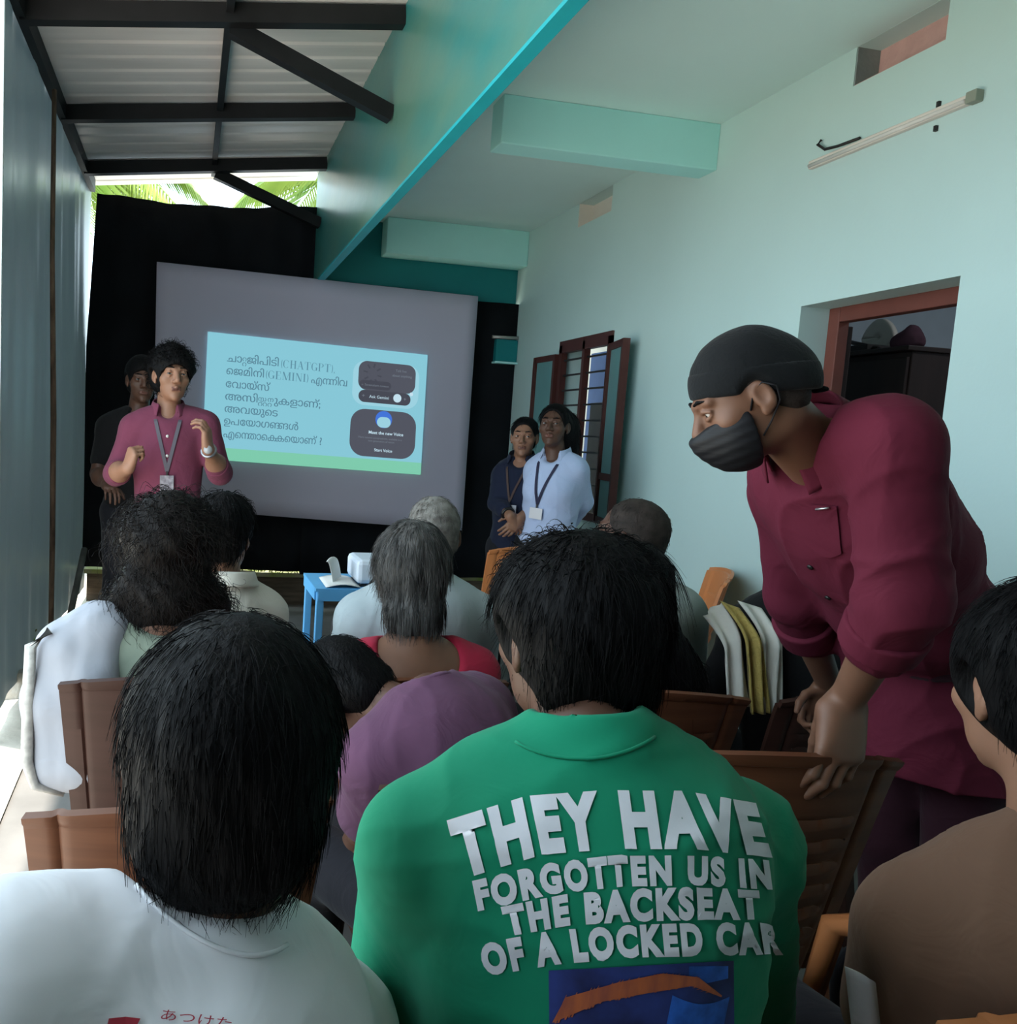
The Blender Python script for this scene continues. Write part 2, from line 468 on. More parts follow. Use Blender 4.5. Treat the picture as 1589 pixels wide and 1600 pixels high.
# zinc sheet roof and its steel frame
mb = MB()
def roof(u, v):
    x = -0.80+1.74*u; y = -2.6+9.25*v
    ph = (y*6.2) % 1.0; rib = 0.011*max(0, 1-abs(ph-0.5)*8)
    return (x, y, 3.245+0.13*(x+0.75)+rib)
mb.sheet(roof, 3, 460, 0.004); S(mb.build('roof_sheeting', M_roof))
fr = thing('roof_frame', (0.1, 3.8, 3.2), 'black steel purlin frame under the grey metal roof sheets', 'roof frame')
zr = lambda x: 3.20+0.13*(x+0.75)
for y in (-1.2, 0.4, 1.6, 2.75, 3.88, 5.04, 6.05):
    mb = MB(); mb.bar((-0.78, y, zr(-0.78)-0.01), (0.934, y, zr(0.934)-0.01), 0.06, 0.085); mb.build('purlin', M_steel, fr)
mb = MB(); mb.bar((0.12, -2.5, zr(0.12)+0.012), (0.12, 6.3, zr(0.12)+0.012), 0.035, 0.05); mb.build('centre_rail', M_steel, fr)
mb = MB(); mb.bar((-0.77, -2.5, zr(-0.77)-0.0), (-0.77, 6.5, zr(-0.77)-0.0), 0.04, 0.09); mb.build('eave_rail', M_steel, fr)
for y in (3.93, 6.12):
    mb = MB(); mb.bar((0.13, y, zr(0.13)-0.04), (0.93, y+0.09, 3.02), 0.055, 0.075); mb.build('strut', M_steel, fr)

# dark sheet wall on the left, its edge post and batten
mb = MB()
def lw(u, v):
    y = 3.62+3.05*u; z = 0.10+3.10*v
    b = 0.007*math.sin(y*9)+0.003*math.sin(y*23+z)+0.02*math.sin(z*1.3+y)*(1-v)
    return (-0.775-0.02+b-0.0*v, y+0.14*(1-v)*0+0.0, z)
mb.sheet(lw, 90, 24); S(mb.build('wall_left', M_tarp, smooth=True))
mb = MB(); mb.bar((-0.79, 3.60, 0.0), (-0.79, 3.60, 3.2), 0.022, 0.022, up=(1, 0, 0)); 
tag(mb.build('edge_post', mat('pale_edge', (0.55, 0.58, 0.58), 0.5)), 'thin pale post at the near edge of the dark sheet wall', 'post')
mb = MB(); mb.tube([A(-0.735, 4.52, 3.12), A(-0.728, 4.50, 2.3), A(-0.715, 4.55, 1.45), A(-0.72, 4.62, 0.75), A(-0.735, 4.72, 0.0)], [0.012, 0.013, 0.016, 0.015, 0.015], 9)
tag(mb.build('wooden_pole', mat('weathered_pole', (0.13, 0.085, 0.06), 0.85, 0.2, var=0.5, vscale=9, stretch=(3, 3, 0.8), bump=0.5, bscale=30), smooth=True), 'weathered brown wooden pole leaning upright against the dark sheet wall', 'pole')
mb = MB(); mb.tube([A(-0.72, 5.1, 0.02), A(-0.70, 5.9, 0.52)], 0.022, 8)
tag(mb.build('wooden_prop', mat('grey_prop', (0.16, 0.15, 0.14), 0.85, 0.2, var=0.3, vscale=9), smooth=True), 'grey slanting prop along the foot of the dark sheet wall', 'prop')

# black cloth behind the screen
def clothtop(x): return 3.13+0.045*(x+0.7)-0.05*math.sin((x+0.7)/1.65*math.pi)
mb = MB()
mb.sheet(lambda u, v: (-0.785+0.055*max(0, (v-0.60)/0.40)*(1-u)+1.785*u, 6.42+0.02*math.sin(u*19+v*2)+0.01*math.sin(u*47), 0.30+(clothtop(-0.69+1.69*u)-0.30)*v), 70, 16, 0.004)
tag(mb.build('curtain', M_black, smooth=True), 'wide black cloth hung behind the left half of the projector screen', 'curtain')
mb = MB()
mb.sheet(lambda u, v: (0.93+1.735*u, 6.385+0.012*math.sin(u*23+v*2), 0.28+2.30*v), 60, 8, 0.004)
tag(mb.build('curtain', M_black, smooth=True), 'black cloth hung under the teal band beside the mint wall', 'curtain')
mb = MB(); mb.tube([A(2.42, 6.33, 2.295), A(2.645, 6.33, 2.30)], 0.014, 8)
tag(mb.build('curtain_rod', mat('dull_pipe', (0.42, 0.40, 0.38), 0.4, 0.5, metal=0.5), smooth=True), 'short grey pipe end sticking out of the far wall corner', 'pipe')
# low block wall and mossy ledge below the curtain
S(MB().box((-0.75, 6.5, 0.0), (WX, 6.75, 0.24)).build('wall_low', M_block))
S(MB().box((-0.77, 6.46, 0.24), (WX, 6.77, 0.275)).build('trim_9', M_moss))
mb = MB()
for i in range(260):
    x = random.uniform(0.2, 1.3); y = random.uniform(6.46, 6.6); h = random.uniform(0.01, 0.035)
    dx = random.uniform(-0.015, 0.015)
    mb.add([(x-0.004, y, 0.275), (x+0.004, y, 0.275), (x+dx, y-0.01, 0.275+h)], [(0, 1, 2)])
tag(mb.build('moss', mat('moss_green', (0.16, 0.22, 0.05), 0.9, 0.1)), 'green moss tufts along the low ledge under the black cloth', 'moss', kind='stuff')

# rooms behind the right wall
mb = MB(); mb.box((WX+0.2, 0.2, -0.1), (7.2, 9.5, 0)); S(mb.build('floor', M_floor))
S(MB().box((6.4, 0.2, 0), (6.5, 9.5, CZ)).build('wall_inner_far', M_innerwall))
S(MB().box((WX+0.2, 9.4, 0), (6.4, 9.5, CZ)).build('wall_inner_back', M_innerwall))
S(MB().box((WX+0.2, 4.42, 0), (6.4, 4.5, CZ)).build('wall_inner_partition', M_innerwall))
S(MB().box((WX+0.2, 0.2, 0), (6.4, 0.3, CZ)).build('wall_inner_near', M_innerwall))
for (x, y, e) in ((4.6, 2.0, 16), (3.3, 7.6, 16)):  # unseen fill lights, added to brighten the rooms behind the wall
    l = bpy.data.lights.new('room_fill', 'AREA'); l.energy = e; l.size = 0.6; l.color = (0.9, 0.95, 1.0)
    o = bpy.data.objects.new('room_fill', l); COL.objects.link(o); o.location = (x, y, CZ-0.03)
# door opening: frame, leaf
dr = thing('door_1', (WX+0.15, 2.8, 0), 'open doorway with red brown wooden frame in the mint wall', 'door'); S(dr)
mb = MB(); mb.box((WX+0.145, 3.125, 0), (WX+0.20, 3.187, 2.115)); mb.box((WX+0.145, 2.437, 0), (WX+0.20, 2.5, 2.115)); mb.box((WX+0.145, 2.5, 2.05), (WX+0.20, 3.125, 2.115)); mb.build('door_frame', M_doorwood, dr, bevel=0.004)
mb = MB(); mb.bar((WX+0.225, 3.15, 1.025), (WX+0.36, 3.85, 1.025), 0.035, 2.03); lf = mb.build('door_leaf', M_darkwood, dr, bevel=0.004)
mb = MB(); mb.box((WX+0.37, 3.75, 0.98), (WX+0.39, 3.78, 1.12)); mb.build('handle', M_iron, lf)
# wardrobe seen through the doorway with things on top
wd = thing('wardrobe', (3.85, 3.87, 0), 'dark wooden wardrobe standing inside the room behind the doorway', 'wardrobe')
wx0, wx1, wy0, wy1, wz = 3.60, 4.15, 3.54, 4.38, 2.02
MB().box((wx0+0.02, wy0, 0.06), (wx1, wy1, wz)).build('body', M_darkwood, wd, bevel=0.004)
MB().box((wx0-0.03, wy0-0.02, wz), (wx1+0.02, wy1+0.02, wz+0.025)).build('top', M_darkwood, wd, bevel=0.004)
for (a, b) in ((wy0+0.01, 3.955), (3.965, wy1-0.01)):
    d = MB().box((wx0, a, 0.1), (wx0+0.02, b, wz-0.03)).build('door', M_darkwood, wd, bevel=0.003)
    MB().box((wx0-0.02, (b-0.05 if b < 4 else a+0.03), 1.0), (wx0, (b-0.03 if b < 4 else a+0.05), 1.15)).build('handle', M_iron, d)
for (a, b) in ((wx0+0.04, wy0+0.04), (wx0+0.04, wy1-0.04), (wx1-0.04, wy0+0.04), (wx1-0.04, wy1-0.04)):
    MB().box((a-0.025, b-0.025, 0), (a+0.025, b+0.025, 0.06)).build('leg', M_darkwood, wd)
V, F = Sdf().ell((3.70, 3.66, 2.085), (0.07, 0.085, 0.055), k=0.02).ell((3.70, 3.63, 2.12), (0.045, 0.03, 0.05), k=0.03).cone((3.72, 3.72, 2.07), (3.70, 3.60, 2.07), 0.03, 0.03, 0.03).mesh(0.012)
V = V+wav(V, 40, 4)[:, None]*0.006; V[:, 2] = np.maximum(V[:, 2], 2.046)
tag(mesh_np('cloth_bundle', V, F, mat('plum_cloth', (0.09, 0.04, 0.06), 0.9, var=0.2)), 'plum coloured cloth bundle on top of the dark wardrobe', 'bundle')
mb = MB(); mb.sheet(lambda u, v: (3.86+0.012*math.cos(2*math.pi*u)*0+0.0, 3.99+(0.11)*math.cos(2*math.pi*u)*(1-0.25*abs(math.sin(2*math.pi*u)))*v, 2.15+0.105*math.sin(2*math.pi*u)*v), 25, 6, 0.03)
tag(mb.build('plastic_tray', M_white, smooth=True), 'white plastic tray standing upright on the dark wardrobe', 'tray')
mb = MB(); mb.tube([A(3.66, 3.80, 2.06), A(3.70, 4.08, 2.13)], 0.012, 7)
tag(mb.build('stick', M_iron, smooth=True), 'dark stick lying on the wardrobe beside the white tray', 'stick')
mb = MB(); mb.tube([A(4.17, 3.56, 1.94), A(4.23, 3.50, 1.86)], 0.011, 7)
tag(mb.build('wall_hook', M_iron, smooth=True), 'dark hook rail end sticking out beside the wardrobe', 'hook')
mb = MB(); mb.box((3.62, 3.83, 2.045), (3.82, 4.0, 2.085)); tag(mb.build('box_file', M_iron, bevel=0.004), 'flat black box file on the wardrobe under the stick', 'box')

# window with bars and two opened shutters
wn = thing('window_1', (WX, 5.16, 0.95), 'brown barred window in the mint wall with open glass shutters', 'window'); S(wn)
mb = MB()
y0, y1, z0, z1 = WIN; fx0, fx1 = WX-0.015, WX+0.03
mb.box((fx0, y0, z0), (fx1, y0+0.045, z1)); mb.box((fx0, y1-0.045, z0), (fx1, y1, z1)); mb.box((fx0, y0, z1-0.055), (fx1, y1, z1+0.03)); mb.box((fx0, y0, z0), (fx1, y1, z0+0.055)); mb.box((fx0, 5.143, z0), (fx1, 5.177, z1))
mb.build('window_frame', M_brownwood, wn)
for i in range(10):
    z = z0+0.13+i*0.108
    MB().bar((WX+0.012, y0+0.04, z), (WX+0.012, y1-0.04, z), 0.012, 0.012).build('bar', M_iron, wn)
def shutter(yh, s, th, name):
    d = A(-math.sin(th), s*math.cos(th), 0); o = A(WX-0.02, yh, 0); W = 0.36
    sh = MB(); zz0, zz1 = z0+0.01, z1-0.06
    P = lambda t, z: o+d*t+A(0, 0, z)
    for t in (0.022, W-0.022): sh.bar(P(t, zz0), P(t, zz1), 0.044, 0.03, up=d)
    for z in (zz0+0.02, zz0+0.30, zz1-0.02): sh.bar(P(0.02, z), P(W-0.02, z), 0.03, 0.044)
    f = sh.build('shutter', M_brownwood, wn)
    gl = MB(); gl.bar(P(0.04, (zz0+zz1)/2), P(W-0.04, (zz0+zz1)/2), 0.006, zz1-zz0-0.06); gl.build('pane', M_glass, f)
    return f
shutter(4.79, -1, math.radians(14.0), 'r'); shutter(5.53, 1, math.radians(2.0), 'l')
# things seen in the room through the window
S(MB().box((WX+0.9, 6.05, 0), (WX+1.0, 9.4, CZ)).build('wall_inner_white', M_white))
S(MB().box((WX+0.66, 5.98, 0), (WX+0.80, 6.33, 2.22)).build('pillar_blue', M_blue))
sh = thing('bookshelf', (3.22, 5.7, 0), 'dark shelf with stacked files seen through the window bars', 'shelf')
sx0, sx1, sy0, sy1 = 3.06, 3.42, 5.50, 5.80
MB().box((sx0, sy0, 0), (sx0+0.02, sy1, 1.78)).build('side_panel', M_darkwood, sh); MB().box((sx1-0.02, sy0, 0), (sx1, sy1, 1.78)).build('side_panel', M_darkwood, sh)
for z in (0.05, 0.5, 0.95, 1.4, 1.75): MB().box((sx0+0.02, sy0, z), (sx1-0.02, sy1, z+0.025)).build('shelf_board', M_darkwood, sh)
cols = [(0.5, 0.45, 0.35), (0.35, 0.3, 0.25), (0.2, 0.1, 0.1), (0.3, 0.35, 0.4)]
for j, z in enumerate((0.975, 1.425)):
    x = sx0+0.03
    for i in range(4):
        tk = random.uniform(0.05, 0.065); h = random.uniform(0.22, 0.29); c = (i+j) % 4
        names = ['cream', 'tan', 'maroon', 'grey']; rows = ['lower', 'upper']
        tag(MB().box((x, sy0+0.02, z), (x+tk, sy1-0.02, z+h)).build('box_file', mat('file_'+names[c], cols[c], 0.7), bevel=0.003), f'{names[c]} box file on the {rows[j]} board of the dark shelf behind the window', 'file', 'box files on the dark shelf'); x += tk+0.014

# tube light on the right wall
tl = thing('tube_light', (WX, 2.82, 2.72), 'long white tube light batten on the mint wall above the doorway', 'tube light')
mb = MB(); mb.bar((WX-0.012, 2.46, 2.722), (WX-0.012, 3.21, 2.722), 0.024, 0.034); mb.build('batten', mat('cream_batten', (0.74, 0.66, 0.60), 0.5, 0.3), tl, bevel=0.004)
mb = MB(); mb.box((WX-0.034, 2.435, 2.702), (WX, 2.475, 2.742)); mb.build('lamp_holder', mat('dull_holder', (0.28, 0.30, 0.24), 0.5), tl, bevel=0.003)
mb = MB(); mb.tube([A(WX-0.027, 2.48, 2.716), A(WX-0.027, 3.2, 2.716)], 0.008, 10); mb.build('tube', mat('white_tube', (0.72, 0.68, 0.64), 0.35, 0.5), tl, smooth=True)
mb = MB(); mb.tube([A(WX-0.012, 2.95, 2.752), A(WX-0.012, 3.06, 2.757), A(WX-0.016, 3.13, 2.765), A(WX-0.016, 3.175, 2.80), A(WX-0.012, 3.16, 2.815)], 0.006, 6); mb.build('cable', M_iron, tl, smooth=True)
mb = MB(); mb.box((WX-0.012, 2.60, 2.745), (WX, 2.61, 2.765)); mb.build('clip', M_iron, tl)
MB().box((WX-0.012, 2.60, 2.66), (WX, 2.61, 2.68)).build('clip', M_iron, tl)

# ---- stone and plants outside
V, F = Sdf().box((-0.98, 4.35, 0.06), (0.16, 0.22, 0.10), rotm(20, 4, 5), 0.03).mesh(0.02); V = V+wav(V, 14, 9)[:, None]*0.012
tag(mesh_np('stone_block', V, F, mat('pale_stone', (0.42, 0.40, 0.36), 0.95, 0.1, var=0.25, vscale=8, bump=0.5)), 'pale rough stone block at the foot of the dark sheet wall', 'stone')
M_leaf = mat('leaf_green', (0.16, 0.36, 0.04), 0.5, 0.3, col2=(0.36, 0.56, 0.10), vscale=2)
M_frond = mat('palm_green', (0.10, 0.21, 0.025), 0.45, 0.4, col2=(0.28, 0.36, 0.07), vscale=1.5)
M_stem = mat('plant_stem', (0.20, 0.16, 0.07), 0.8, 0.2, var=0.2)
def shrub(x, y, h, n, seed, label):
    r = random.Random(seed); root = thing('shrub', (x, y, 0), label, 'shrub', 'shrubs in the yard')
    st = MB(); lv = MB()
    for i in range(n):
        a = r.uniform(0, 6.28); l = h*r.uniform(0.5, 1); tip = A(x+math.cos(a)*l*0.5, y+math.sin(a)*l*0.5, l)
        st.tube([A(x, y, 0), A(x+math.cos(a)*l*0.15, y+math.sin(a)*l*0.15, l*0.5), tip], [0.012, 0.009, 0.004], 5)
        for k in range(9):
            t = r.uniform(0.3, 1); c = A(x, y, 0)+(tip-A(x, y, 0))*t; d = nrm(r.uniform(-1, 1)*A(1, 0, 0)+r.uniform(-1, 1)*A(0, 1, 0)+A(0, 0, r.uniform(-.3, .5)))
            s = nrm(np.cross(d, (0, 0, 1)))*0.05*h; L = 0.22*h
            lv.add([c, c+d*L*0.5+s, c+d*L-A(0, 0, 0.04*h), c+d*L*0.5-s], [(0, 1, 2, 3)])
    st.build('stem', M_stem, root); lv.build('foliage', M_leaf, root)
shrub(-1.45, 6.3, 0.6, 10, 1, 'low green shrub behind the foot of the dark sheet wall')
shrub(-2.6, 6.0, 2.0, 22, 2, 'tall green shrub in the bright yard left of the sheet wall')
shrub(-4.6, 8.6, 3.0, 24, 3, 'tallest leafy shrub far back in the bright yard')
shrub(-0.93, 4.72, 0.32, 9, 5, 'small green weed tuft beside the pale stone block')
def palm(x, y, h, seed, label, n=12, L=2.3):
    r = random.Random(seed); root = thing('coconut_palm', (x, y, 0), label, 'palm tree', 'palms behind the black cloth')
    MB().tube([A(x, y, 0), A(x+0.1, y, h*0.5), A(x, y, h)], [0.17, 0.13, 0.11], 10).build('trunk', M_stem, root, smooth=True)
    for i in range(n):
        a = 6.283*i/n+r.uniform(-.2, .2); el = r.uniform(0.1, 0.7); fm = MB(); pts = []
        for k in range(13):
            t = k/12; s = L*t
            pts.append(A(x+math.cos(a)*s*math.cos(el)*(1-0.15*t), y+math.sin(a)*s*math.cos(el)*(1-0.15*t), h+math.sin(el)*s-1.1*t*t*L*0.55))
        fm.tube(pts, [0.025-0.0018*k for k in range(13)], 5)
        side = A(-math.sin(a), math.cos(a), 0)
        for k in range(1, 47):
            t = k/47*12; i0 = min(int(t), 11); p = pts[i0]+(pts[i0+1]-pts[i0])*(t-i0); d = nrm(pts[i0+1]-pts[i0])
            ll = 0.62*math.sin(math.pi*min(1, 0.12+0.86*k/47))+0.08
            for s in (-1, 1):
                q = nrm(side*s+d*0.75+A(0, 0, -0.35)); wv = nrm(np.cross(q, A(0, 0, 1)))*0.018
                m1 = p+q*ll*0.5; e = p+q*ll-A(0, 0, 0.10*ll)
                fm.add([p-wv*.6, p+wv*.6, m1+wv, e, m1-wv], [(0, 1, 2, 3, 4)])
        fm.build('frond', M_frond, root)
palm(-1.6, 9.4, 4.3, 11, 'coconut palm outside with bright fronds above the left of the black cloth')
palm(2.2, 9.4, 4.5, 12, 'coconut palm outside with bright fronds near the teal beam end')
palm(-2.9, 12.0, 5.2, 13, 'farthest coconut palm outside between the two nearer palms', 11, 2.8)
# ------------------------------------------------------------------ lettering
def glyph_cells(s, n=56):
    """glyphs filled by winding number on a fine grid: for scripts whose outlines overlap"""
    c = bpy.data.curves.new('lettering', 'FONT'); c.body = s; c.size = 1.0
    o = bpy.data.objects.new('lettering', c); COL.objects.link(o)
    cu = o.to_curve(bpy.context.evaluated_depsgraph_get()); E = []
    for sp in cu.splines:
        P = []
        if sp.type == 'BEZIER':
            k = len(sp.bezier_points)
            for i in range(k):
                a, b = sp.bezier_points[i], sp.bezier_points[(i+1) % k]; p0, p1, p2, p3 = [np.array(v[:2]) for v in (a.co, a.handle_right, b.handle_left, b.co)]
                for j in range(8): t = j/8; P.append((1-t)**3*p0+3*t*(1-t)**2*p1+3*t*t*(1-t)*p2+t**3*p3)
        else: P = [np.array(q.co[:2]) for q in sp.points]
        if len(P) > 2: P = np.array(P); E.append(np.concatenate([P, np.roll(P, -1, 0)], 1))
    o.to_curve_clear(); bpy.data.objects.remove(o); bpy.data.curves.remove(c)
    if not E: return np.zeros((0, 3)), np.zeros((0, 3), int)
    E = np.concatenate(E); h = 1.0/n; V = []; F = []
    for r in range(int(np.floor(E[:, 1].min()/h)), int(np.ceil(E[:, 1].max()/h))):
        y = (r+.5)*h; up = (E[:, 1] <= y) & (E[:, 3] > y); dn = (E[:, 3] <= y) & (E[:, 1] > y); m = up | dn
        if not m.any(): continue
        x = E[m, 0]+(y-E[m, 1])/(E[m, 3]-E[m, 1])*(E[m, 2]-E[m, 0]); w_ = np.where(up[m], 1, -1); od = np.argsort(x); wn = 0
        for i in od:
            was = wn; wn += w_[i]
            if was == 0 and wn != 0: xs = x[i]
            if was != 0 and wn == 0:
                a = len(V); g_ = .008; V += [(xs-g_, r*h, 0), (x[i]+g_, r*h, 0), (x[i]+g_, (r+1)*h, 0), (xs-g_, (r+1)*h, 0)]; F += [(a, a+1, a+2), (a, a+2, a+3)]
    return np.array(V).reshape(-1, 3), np.array(F, int).reshape(-1, 3)

def text_mesh(parts, size=1.0, off=0.0, spacing=1.0, gap=0.0):
    """list of strings or ('tight',a,b) / ('stack',a,b) glyph pairs -> 2D (V,F) with x from 0; F triangles"""
    VV = []; FF = []; x = 0.0; n = 0
    def one(s):
        if any(0xd00 <= ord(ch) <= 0xd7f for ch in s): return glyph_cells(s)
        c = bpy.data.curves.new('lettering', 'FONT'); c.body = s; c.size = size; c.offset = off; c.space_character = spacing; c.resolution_u = 4
        o = bpy.data.objects.new('lettering', c); COL.objects.link(o)
        dg = bpy.context.evaluated_depsgraph_get(); ev = o.evaluated_get(dg); me = ev.to_mesh()
        me.calc_loop_triangles()
        V = np.array([v.co[:] for v in me.vertices]) if len(me.vertices) else np.zeros((0, 3)); F = np.array([t.vertices[:] for t in me.loop_triangles], int).reshape(-1, 3)
        ev.to_mesh_clear(); bpy.data.objects.remove(o); bpy.data.curves.remove(c)
        return V, F
    for p in parts:
        if isinstance(p, str):
            if p.strip() == '': x += 0.28*size*len(p); continue
            V, F = one(p); VS = [(V, F)]
        else:
            a, fa = one(p[1]); b, fb = one(p[2])
            if p[0] == 'tight':
                b = b.copy(); b[:, 0] += a[:, 0].max()-a[:, 0].min()-0.13*size; VS = [(a, fa), (b, fb)]
            else:
                a = a.copy(); b = b.copy(); a[:, :2] *= 0.62; b[:, :2] *= 0.62; b[:, 1] -= 0.30*size; a[:, 1] += 0.16*size
                VS = [(a, fa), (b, fb)]
        lo = min(v[:, 0].min() for v, _ in VS if len(v)); hi = max(v[:, 0].max() for v, _ in VS if len(v))
        for V, F in VS:
            V = V.copy(); V[:, 0] += x-lo; VV.append(V); FF.append(F+n); n += len(V)
        x += hi-lo+0.05*size+gap
    return np.concatenate(VV), np.concatenate(FF)

def didone(s, h=1.0):
    """high-contrast serif capitals built from strokes; returns (V,F) triangles-as-quads list"""
    T, t, W = 0.15, 0.035, 0.68
    V = []; F = []
    def quad(a, b, c, d):
        n = len(V); V.extend([a, b, c, d]); F.append((n, n+1, n+2, n+3))
    def vbar(x, w, y0=0, y1=1): quad((x, y0), (x+w, y0), (x+w, y1), (x, y1))
    def serif(x, w, y): quad((x-0.07, y-t/2+(t/2 if y == 0 else -t/2)), (x+w+0.07, y-t/2+(t/2 if y == 0 else -t/2)), (x+w+0.07, y+t/2+(t/2 if y == 0 else -t/2)), (x-0.07, y+t/2+(t/2 if y == 0 else -t/2)))
    def arc(cx, cy, rx, ry, a0, a1, thick):
        N = 14
        for i in range(N):
            A0, A1 = [math.radians(a0+(a1-a0)*k/N) for k in (i, i+1)]
            def pt(a, inner):
                w_ = t+(thick-t)*abs(math.cos(a))**1.5
                return (cx+(rx-(w_ if inner else 0))*math.cos(a), cy+(ry-(t if inner else 0))*math.sin(a))
            quad(pt(A0, 1), pt(A0, 0), pt(A1, 0), pt(A1, 1))
    x = 0.0
    def diag(xa, ya, xb, yb, w): quad((xa, ya), (xa+w, ya), (xb+w, yb), (xb, yb))
    for ch in s:
        o = x
        if ch in 'CG':
            arc(o+0.38, 0.5, 0.38, 0.51, 45, 315, T); vbar(o+0.64, t, 0.7, 0.92); 
            if ch == 'G': vbar(o+0.56, T, 0.05, 0.4); serif(o+0.56, T, 0.42)
            x += 0.86
        elif ch == 'H': vbar(o+.07, T); vbar(o+.55, T); quad((o+.1, .49), (o+.6, .49), (o+.6, .49+t), (o+.1, .49+t)); [serif(o+a, T, b) for a in (.07, .55) for b in (0, 1)]; x += 0.9
        elif ch == 'A': diag(o+.05, 0, o+.34, 1, t); diag(o+.57, 0, o+.30, 1, T); quad((o+.15, .32), (o+.6, .32), (o+.6, .32+t), (o+.15, .32+t)); serif(o+.05, t, 0); serif(o+.57, T, 0); x += 0.9
        elif ch == 'T': vbar(o+.27, T); serif(o+.27, T, 0); quad((o, 1-t), (o+.7, 1-t), (o+.7, 1), (o, 1)); vbar(o, t, .72, 1); vbar(o+.67, t, .72, 1); x += 0.82
        elif ch == 'P': vbar(o+.07, T); serif(o+.07, T, 0); serif(o+.07, T, 1); arc(o+.32, .75, .33, .25, -90, 90, T); x += 0.8
        elif ch == 'E': vbar(o+.07, T); quad((o, 0), (o+.62, 0), (o+.62, t), (o, t)); quad((o, 1-t), (o+.6, 1-t), (o+.6, 1), (o, 1)); quad((o+.1, .5), (o+.45, .5), (o+.45, .5+t), (o+.1, .5+t)); vbar(o+.6, t, 0, .26); vbar(o+.57, t, .74, 1); x += 0.78
        elif ch == 'M': vbar(o+.08, t); vbar(o+.78, T); diag(o+.42, 0, o+.06, 1, T); diag(o+.45, 0, o+.80, 1, t); serif(o+.08, t, 0); serif(o+.78, T, 0); serif(o+.78, T, 1); x += 1.12
        elif ch == 'I': vbar(o+.08, T); serif(o+.08, T, 0); serif(o+.08, T, 1); x += 0.42
        elif ch == 'N': vbar(o+.08, t); vbar(o+.66, t); diag(o+.54, 0, o+.06, 1, T); serif(o+.08, t, 0); serif(o+.66, t, 1); x += 0.88
        elif ch == '(': arc(o+.42, .45, .34, .68, 130, 230, .09); x += 0.32
        elif ch == ')': arc(o-.14, .45, .34, .68, -50, 50, .09); x += 0.34
        elif ch == ',': vbar(o, .1, 0, .1); diag(o, -.15, o+.05, .02, .04); x += 0.25
    V = np.array([(a, b, 0) for a, b in V])*h
    F = np.array(F); F = np.concatenate([F[:, [0, 1, 2]], F[:, [0, 2, 3]]])
    return V, F

# ------------------------------------------------------------------ projector screen with the slide
M_screen = mat('screen_fabric', (0.52, 0.48, 0.58), 0.85, 0.1, var=0.02, vscale=1)
def emit_mat(n, c, s=1.0): return mat(n, (0.02, 0.02, 0.02), 0.9, 0.0, emit=c, estr=s)  # slide colours glow by themselves, standing in for the projector's beam
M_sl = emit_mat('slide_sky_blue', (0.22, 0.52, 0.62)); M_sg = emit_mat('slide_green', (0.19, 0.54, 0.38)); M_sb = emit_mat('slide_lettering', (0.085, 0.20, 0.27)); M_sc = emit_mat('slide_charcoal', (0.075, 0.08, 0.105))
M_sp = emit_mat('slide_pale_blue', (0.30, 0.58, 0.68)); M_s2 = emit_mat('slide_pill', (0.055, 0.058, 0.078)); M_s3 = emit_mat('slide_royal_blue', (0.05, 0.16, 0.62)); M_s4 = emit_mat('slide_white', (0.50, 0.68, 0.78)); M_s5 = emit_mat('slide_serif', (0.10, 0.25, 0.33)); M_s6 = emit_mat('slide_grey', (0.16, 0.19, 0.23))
YS = 6.20
scr = thing('projector_screen', (0.98, YS, 0.70), 'large pale grey projector screen showing a blue presentation slide', 'projector screen')
TL, TR, BL, BR = at(245, 409, YS), at(747, 463, YS), at(238, 792, YS), at(722, 829, YS)
mb = MB()
mb.sheet(lambda u, v: (BL*(1-u)+BR*u)*(1-v)+(TL*(1-u)+TR*u)*v+A(0, 0.004*math.sin(u*7+v*3), 0), 30, 16, -0.012)
mb.build('screen_fabric', M_screen, scr, smooth=True)
mb = MB(); mb.tube([TL+A(0.0, 0.03, -0.01), TR+A(0.0, 0.03, -0.01)], 0.018, 8); mb.build('top_bar', M_steel, scr, smooth=True)
q = [at(324.6, 518.7, YS), at(667, 555, YS), at(656, 741.6, YS), at(315.5, 716.5, YS)]  # slide corners TL TR BR BL
def SLP(u, v, d=0.0):
    p = (q[0]*(1-u)+q[1]*u)*(1-v)+(q[3]*(1-u)+q[2]*u)*v
    return A(p[0], YS-0.024-d, p[2])
img = bpy.data.objects.new('projected_slide', bpy.data.meshes.new('projected_slide'))
bpy.data.objects.remove(img)
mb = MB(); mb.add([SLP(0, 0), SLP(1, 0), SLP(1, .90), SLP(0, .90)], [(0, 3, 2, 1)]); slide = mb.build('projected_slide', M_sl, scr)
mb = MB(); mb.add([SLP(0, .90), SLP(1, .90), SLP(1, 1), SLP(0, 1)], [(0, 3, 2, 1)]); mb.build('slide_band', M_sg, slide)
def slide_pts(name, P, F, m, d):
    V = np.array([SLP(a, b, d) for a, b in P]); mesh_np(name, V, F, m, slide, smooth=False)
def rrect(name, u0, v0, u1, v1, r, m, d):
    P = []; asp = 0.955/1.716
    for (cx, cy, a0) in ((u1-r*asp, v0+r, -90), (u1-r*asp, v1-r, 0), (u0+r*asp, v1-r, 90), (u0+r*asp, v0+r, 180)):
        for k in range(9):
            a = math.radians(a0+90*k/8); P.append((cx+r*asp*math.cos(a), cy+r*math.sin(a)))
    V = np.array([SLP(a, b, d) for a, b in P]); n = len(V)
    mb = MB(); mb.add(V, [tuple(range(n-1, -1, -1))]); mb.build(name, m, slide)
